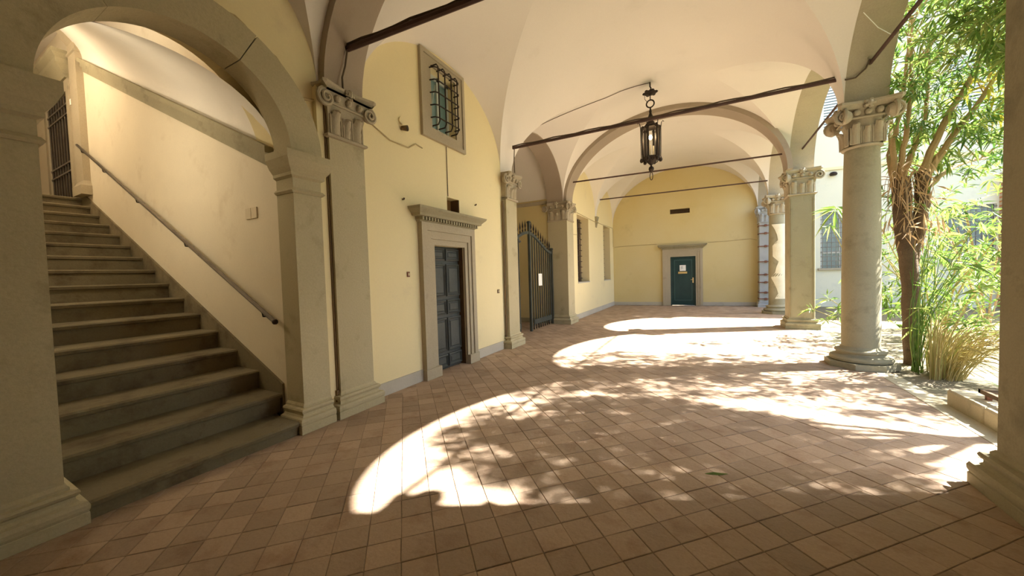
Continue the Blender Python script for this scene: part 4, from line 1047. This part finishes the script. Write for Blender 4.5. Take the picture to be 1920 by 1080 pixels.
# young oleander between the pier and the column
TE = root('oleander_sapling', (2.72, 9.7, -.02), 'young oleander with spoked leaf rosettes between pier and round column', 'plant')
for k, (x, y, z, L, n_) in enumerate(((2.02, 9.9, .62, .26, 14), (2.28, 9.8, .86, .24, 12), (2.40, 9.6, .52, .26, 12), (2.46, 9.95, .60, .28, 12), (2.62, 9.6, .45, .24, 10), (2.38, 9.75, 2.72, .50, 20), (2.32, 9.9, 2.40, .26, 10), (2.18, 9.6, .42, .22, 10))):
    b_ = MB(); limb(b_, [(2.72, 9.7, -.04), ((2.72 + x) / 2 + .08, (9.7 + y) / 2, z * .62), (x, y, z)], .012, .006, 5); s_ = mk('stem', b_, 'dry', TE, smooth=True)
    lf_ = MB(); d_ = Vector((x - 2.72, -.25, .55)) if z < 2 else Vector((-.3, -.3, -.5)); whorl(lf_, Vector((x, y, z)), d_, n_, L, rr, 1.0, .7, .07); mk('leaf_rosette', lf_, 'leaf', s_, kind='stuff')

# clump of dry cane stems at the foot of the column
CL = root('cane_clump', (2.78, 7.15, -.02), 'arching clump of dry yellow cane stems at the foot of the trunk', 'plant')
cs = MB()
for k in range(260):
    a = rr.uniform(-pi * .65, pi * .45); r0 = rr.uniform(0, .30); p = Vector((2.76 + r0 * cos(a), 7.12 + r0 * sin(a), -.03))
    lean = rr.uniform(.15, 1.25); L = rr.uniform(.4, 1.5); d = Vector((cos(a), sin(a), 0))
    if d.x < .15: lean *= .35; L *= .8
    q1 = p + d * L * lean * .3 + Vector((0, 0, L * .45)); q2 = p + d * L * lean * .85 + Vector((0, 0, L * (.85 - .5 * lean)))
    q1.x = max(q1.x, 2.5); q2.x = max(q2.x, 2.48); q2.z = max(q2.z, .05); limb(cs, [p, q1, q2], .006, .003, 4)
mk('dry_stems', cs, 'dry', CL, kind='stuff')
gs = MB()
for k in range(34):
    a = rr.uniform(-pi * .5, pi * .3); r0 = rr.uniform(0, .2); p = Vector((2.62 + r0 * cos(a) * .6, 7.30 + r0 * sin(a), -.03)); L = rr.uniform(1.0, 2.1)
    limb(gs, [p, p + Vector((rr.uniform(-.05, .15), rr.uniform(-.1, .1), L * .5)), p + Vector((rr.uniform(-.05, .5), rr.uniform(-.2, .25), L))], .006, .003, 5)
mk('green_canes', gs, 'leaf', CL, kind='stuff')
lfm = MB()
for k in range(60): 
    p = Vector((2.9 + rr.uniform(-.25, .9), 7.3 + rr.uniform(-.5, .8), rr.uniform(.5, 1.9))); whorl(lfm, p, Vector((rr.uniform(-.4, .6), rr.uniform(-.5, .5), .3)), 7, .22, rr, 1.0, .9)
mk('cane_leaves', lfm, 'leaf', CL, kind='stuff')
# bright strap-leaved tufts on the soil
for k, (x, y, s_, lb) in enumerate(((3.15, 6.45, 1.0, 'bright green strap-leaved tuft next to the grating'), (4.0, 7.6, 1.3, 'larger bright green tuft between the two oleander trees'), (5.0, 8.6, 1.3, 'bright green tuft deeper in the court near the leafy shrub'), (4.6, 12.6, 1.5, 'dark strap-leaved tuft near the court wall window'))):
    g_ = root('grass_tuft', (x, y, -.02), lb, 'plant')
    for i in range(18):
        a = rr.uniform(0, 2 * pi); b_ = MB(); d = Vector((cos(a), sin(a), 0)); L = s_ * rr.uniform(.22, .42); w = .016 * s_; sd = Vector((-sin(a), cos(a), 0)); p = Vector((x, y, -.02)) + d * .03; R_ = []
        for j in range(5):
            f = j / 4; q_ = p + d * L * f * .8 + Vector((0, 0, L * (1.1 * f - .75 * f * f))); R_.append([q_ - sd * w * (1 - f * .9), q_ + sd * w * (1 - f * .9)])
        b_.rings(R_, caps=False, closed=False); mk('blade', b_, 'leaf' if k < 3 else 'leafdark', g_)
# fallen leaf on the tiles
fb = MB(); p = Vector((-.02, 3.02, .006)); leaf(fb, p, Vector((.9, .35, .02)), .17, .014, 0, random.Random(2))
fb.add([(v[0], v[1], v[2] - .003) for v in fb.v], [(0, 2, 1), (0, 3, 2)])
mk('fallen_leaf', fb, 'leaf', label='single green leaf lying on the terracotta tiles', cat='leaf')
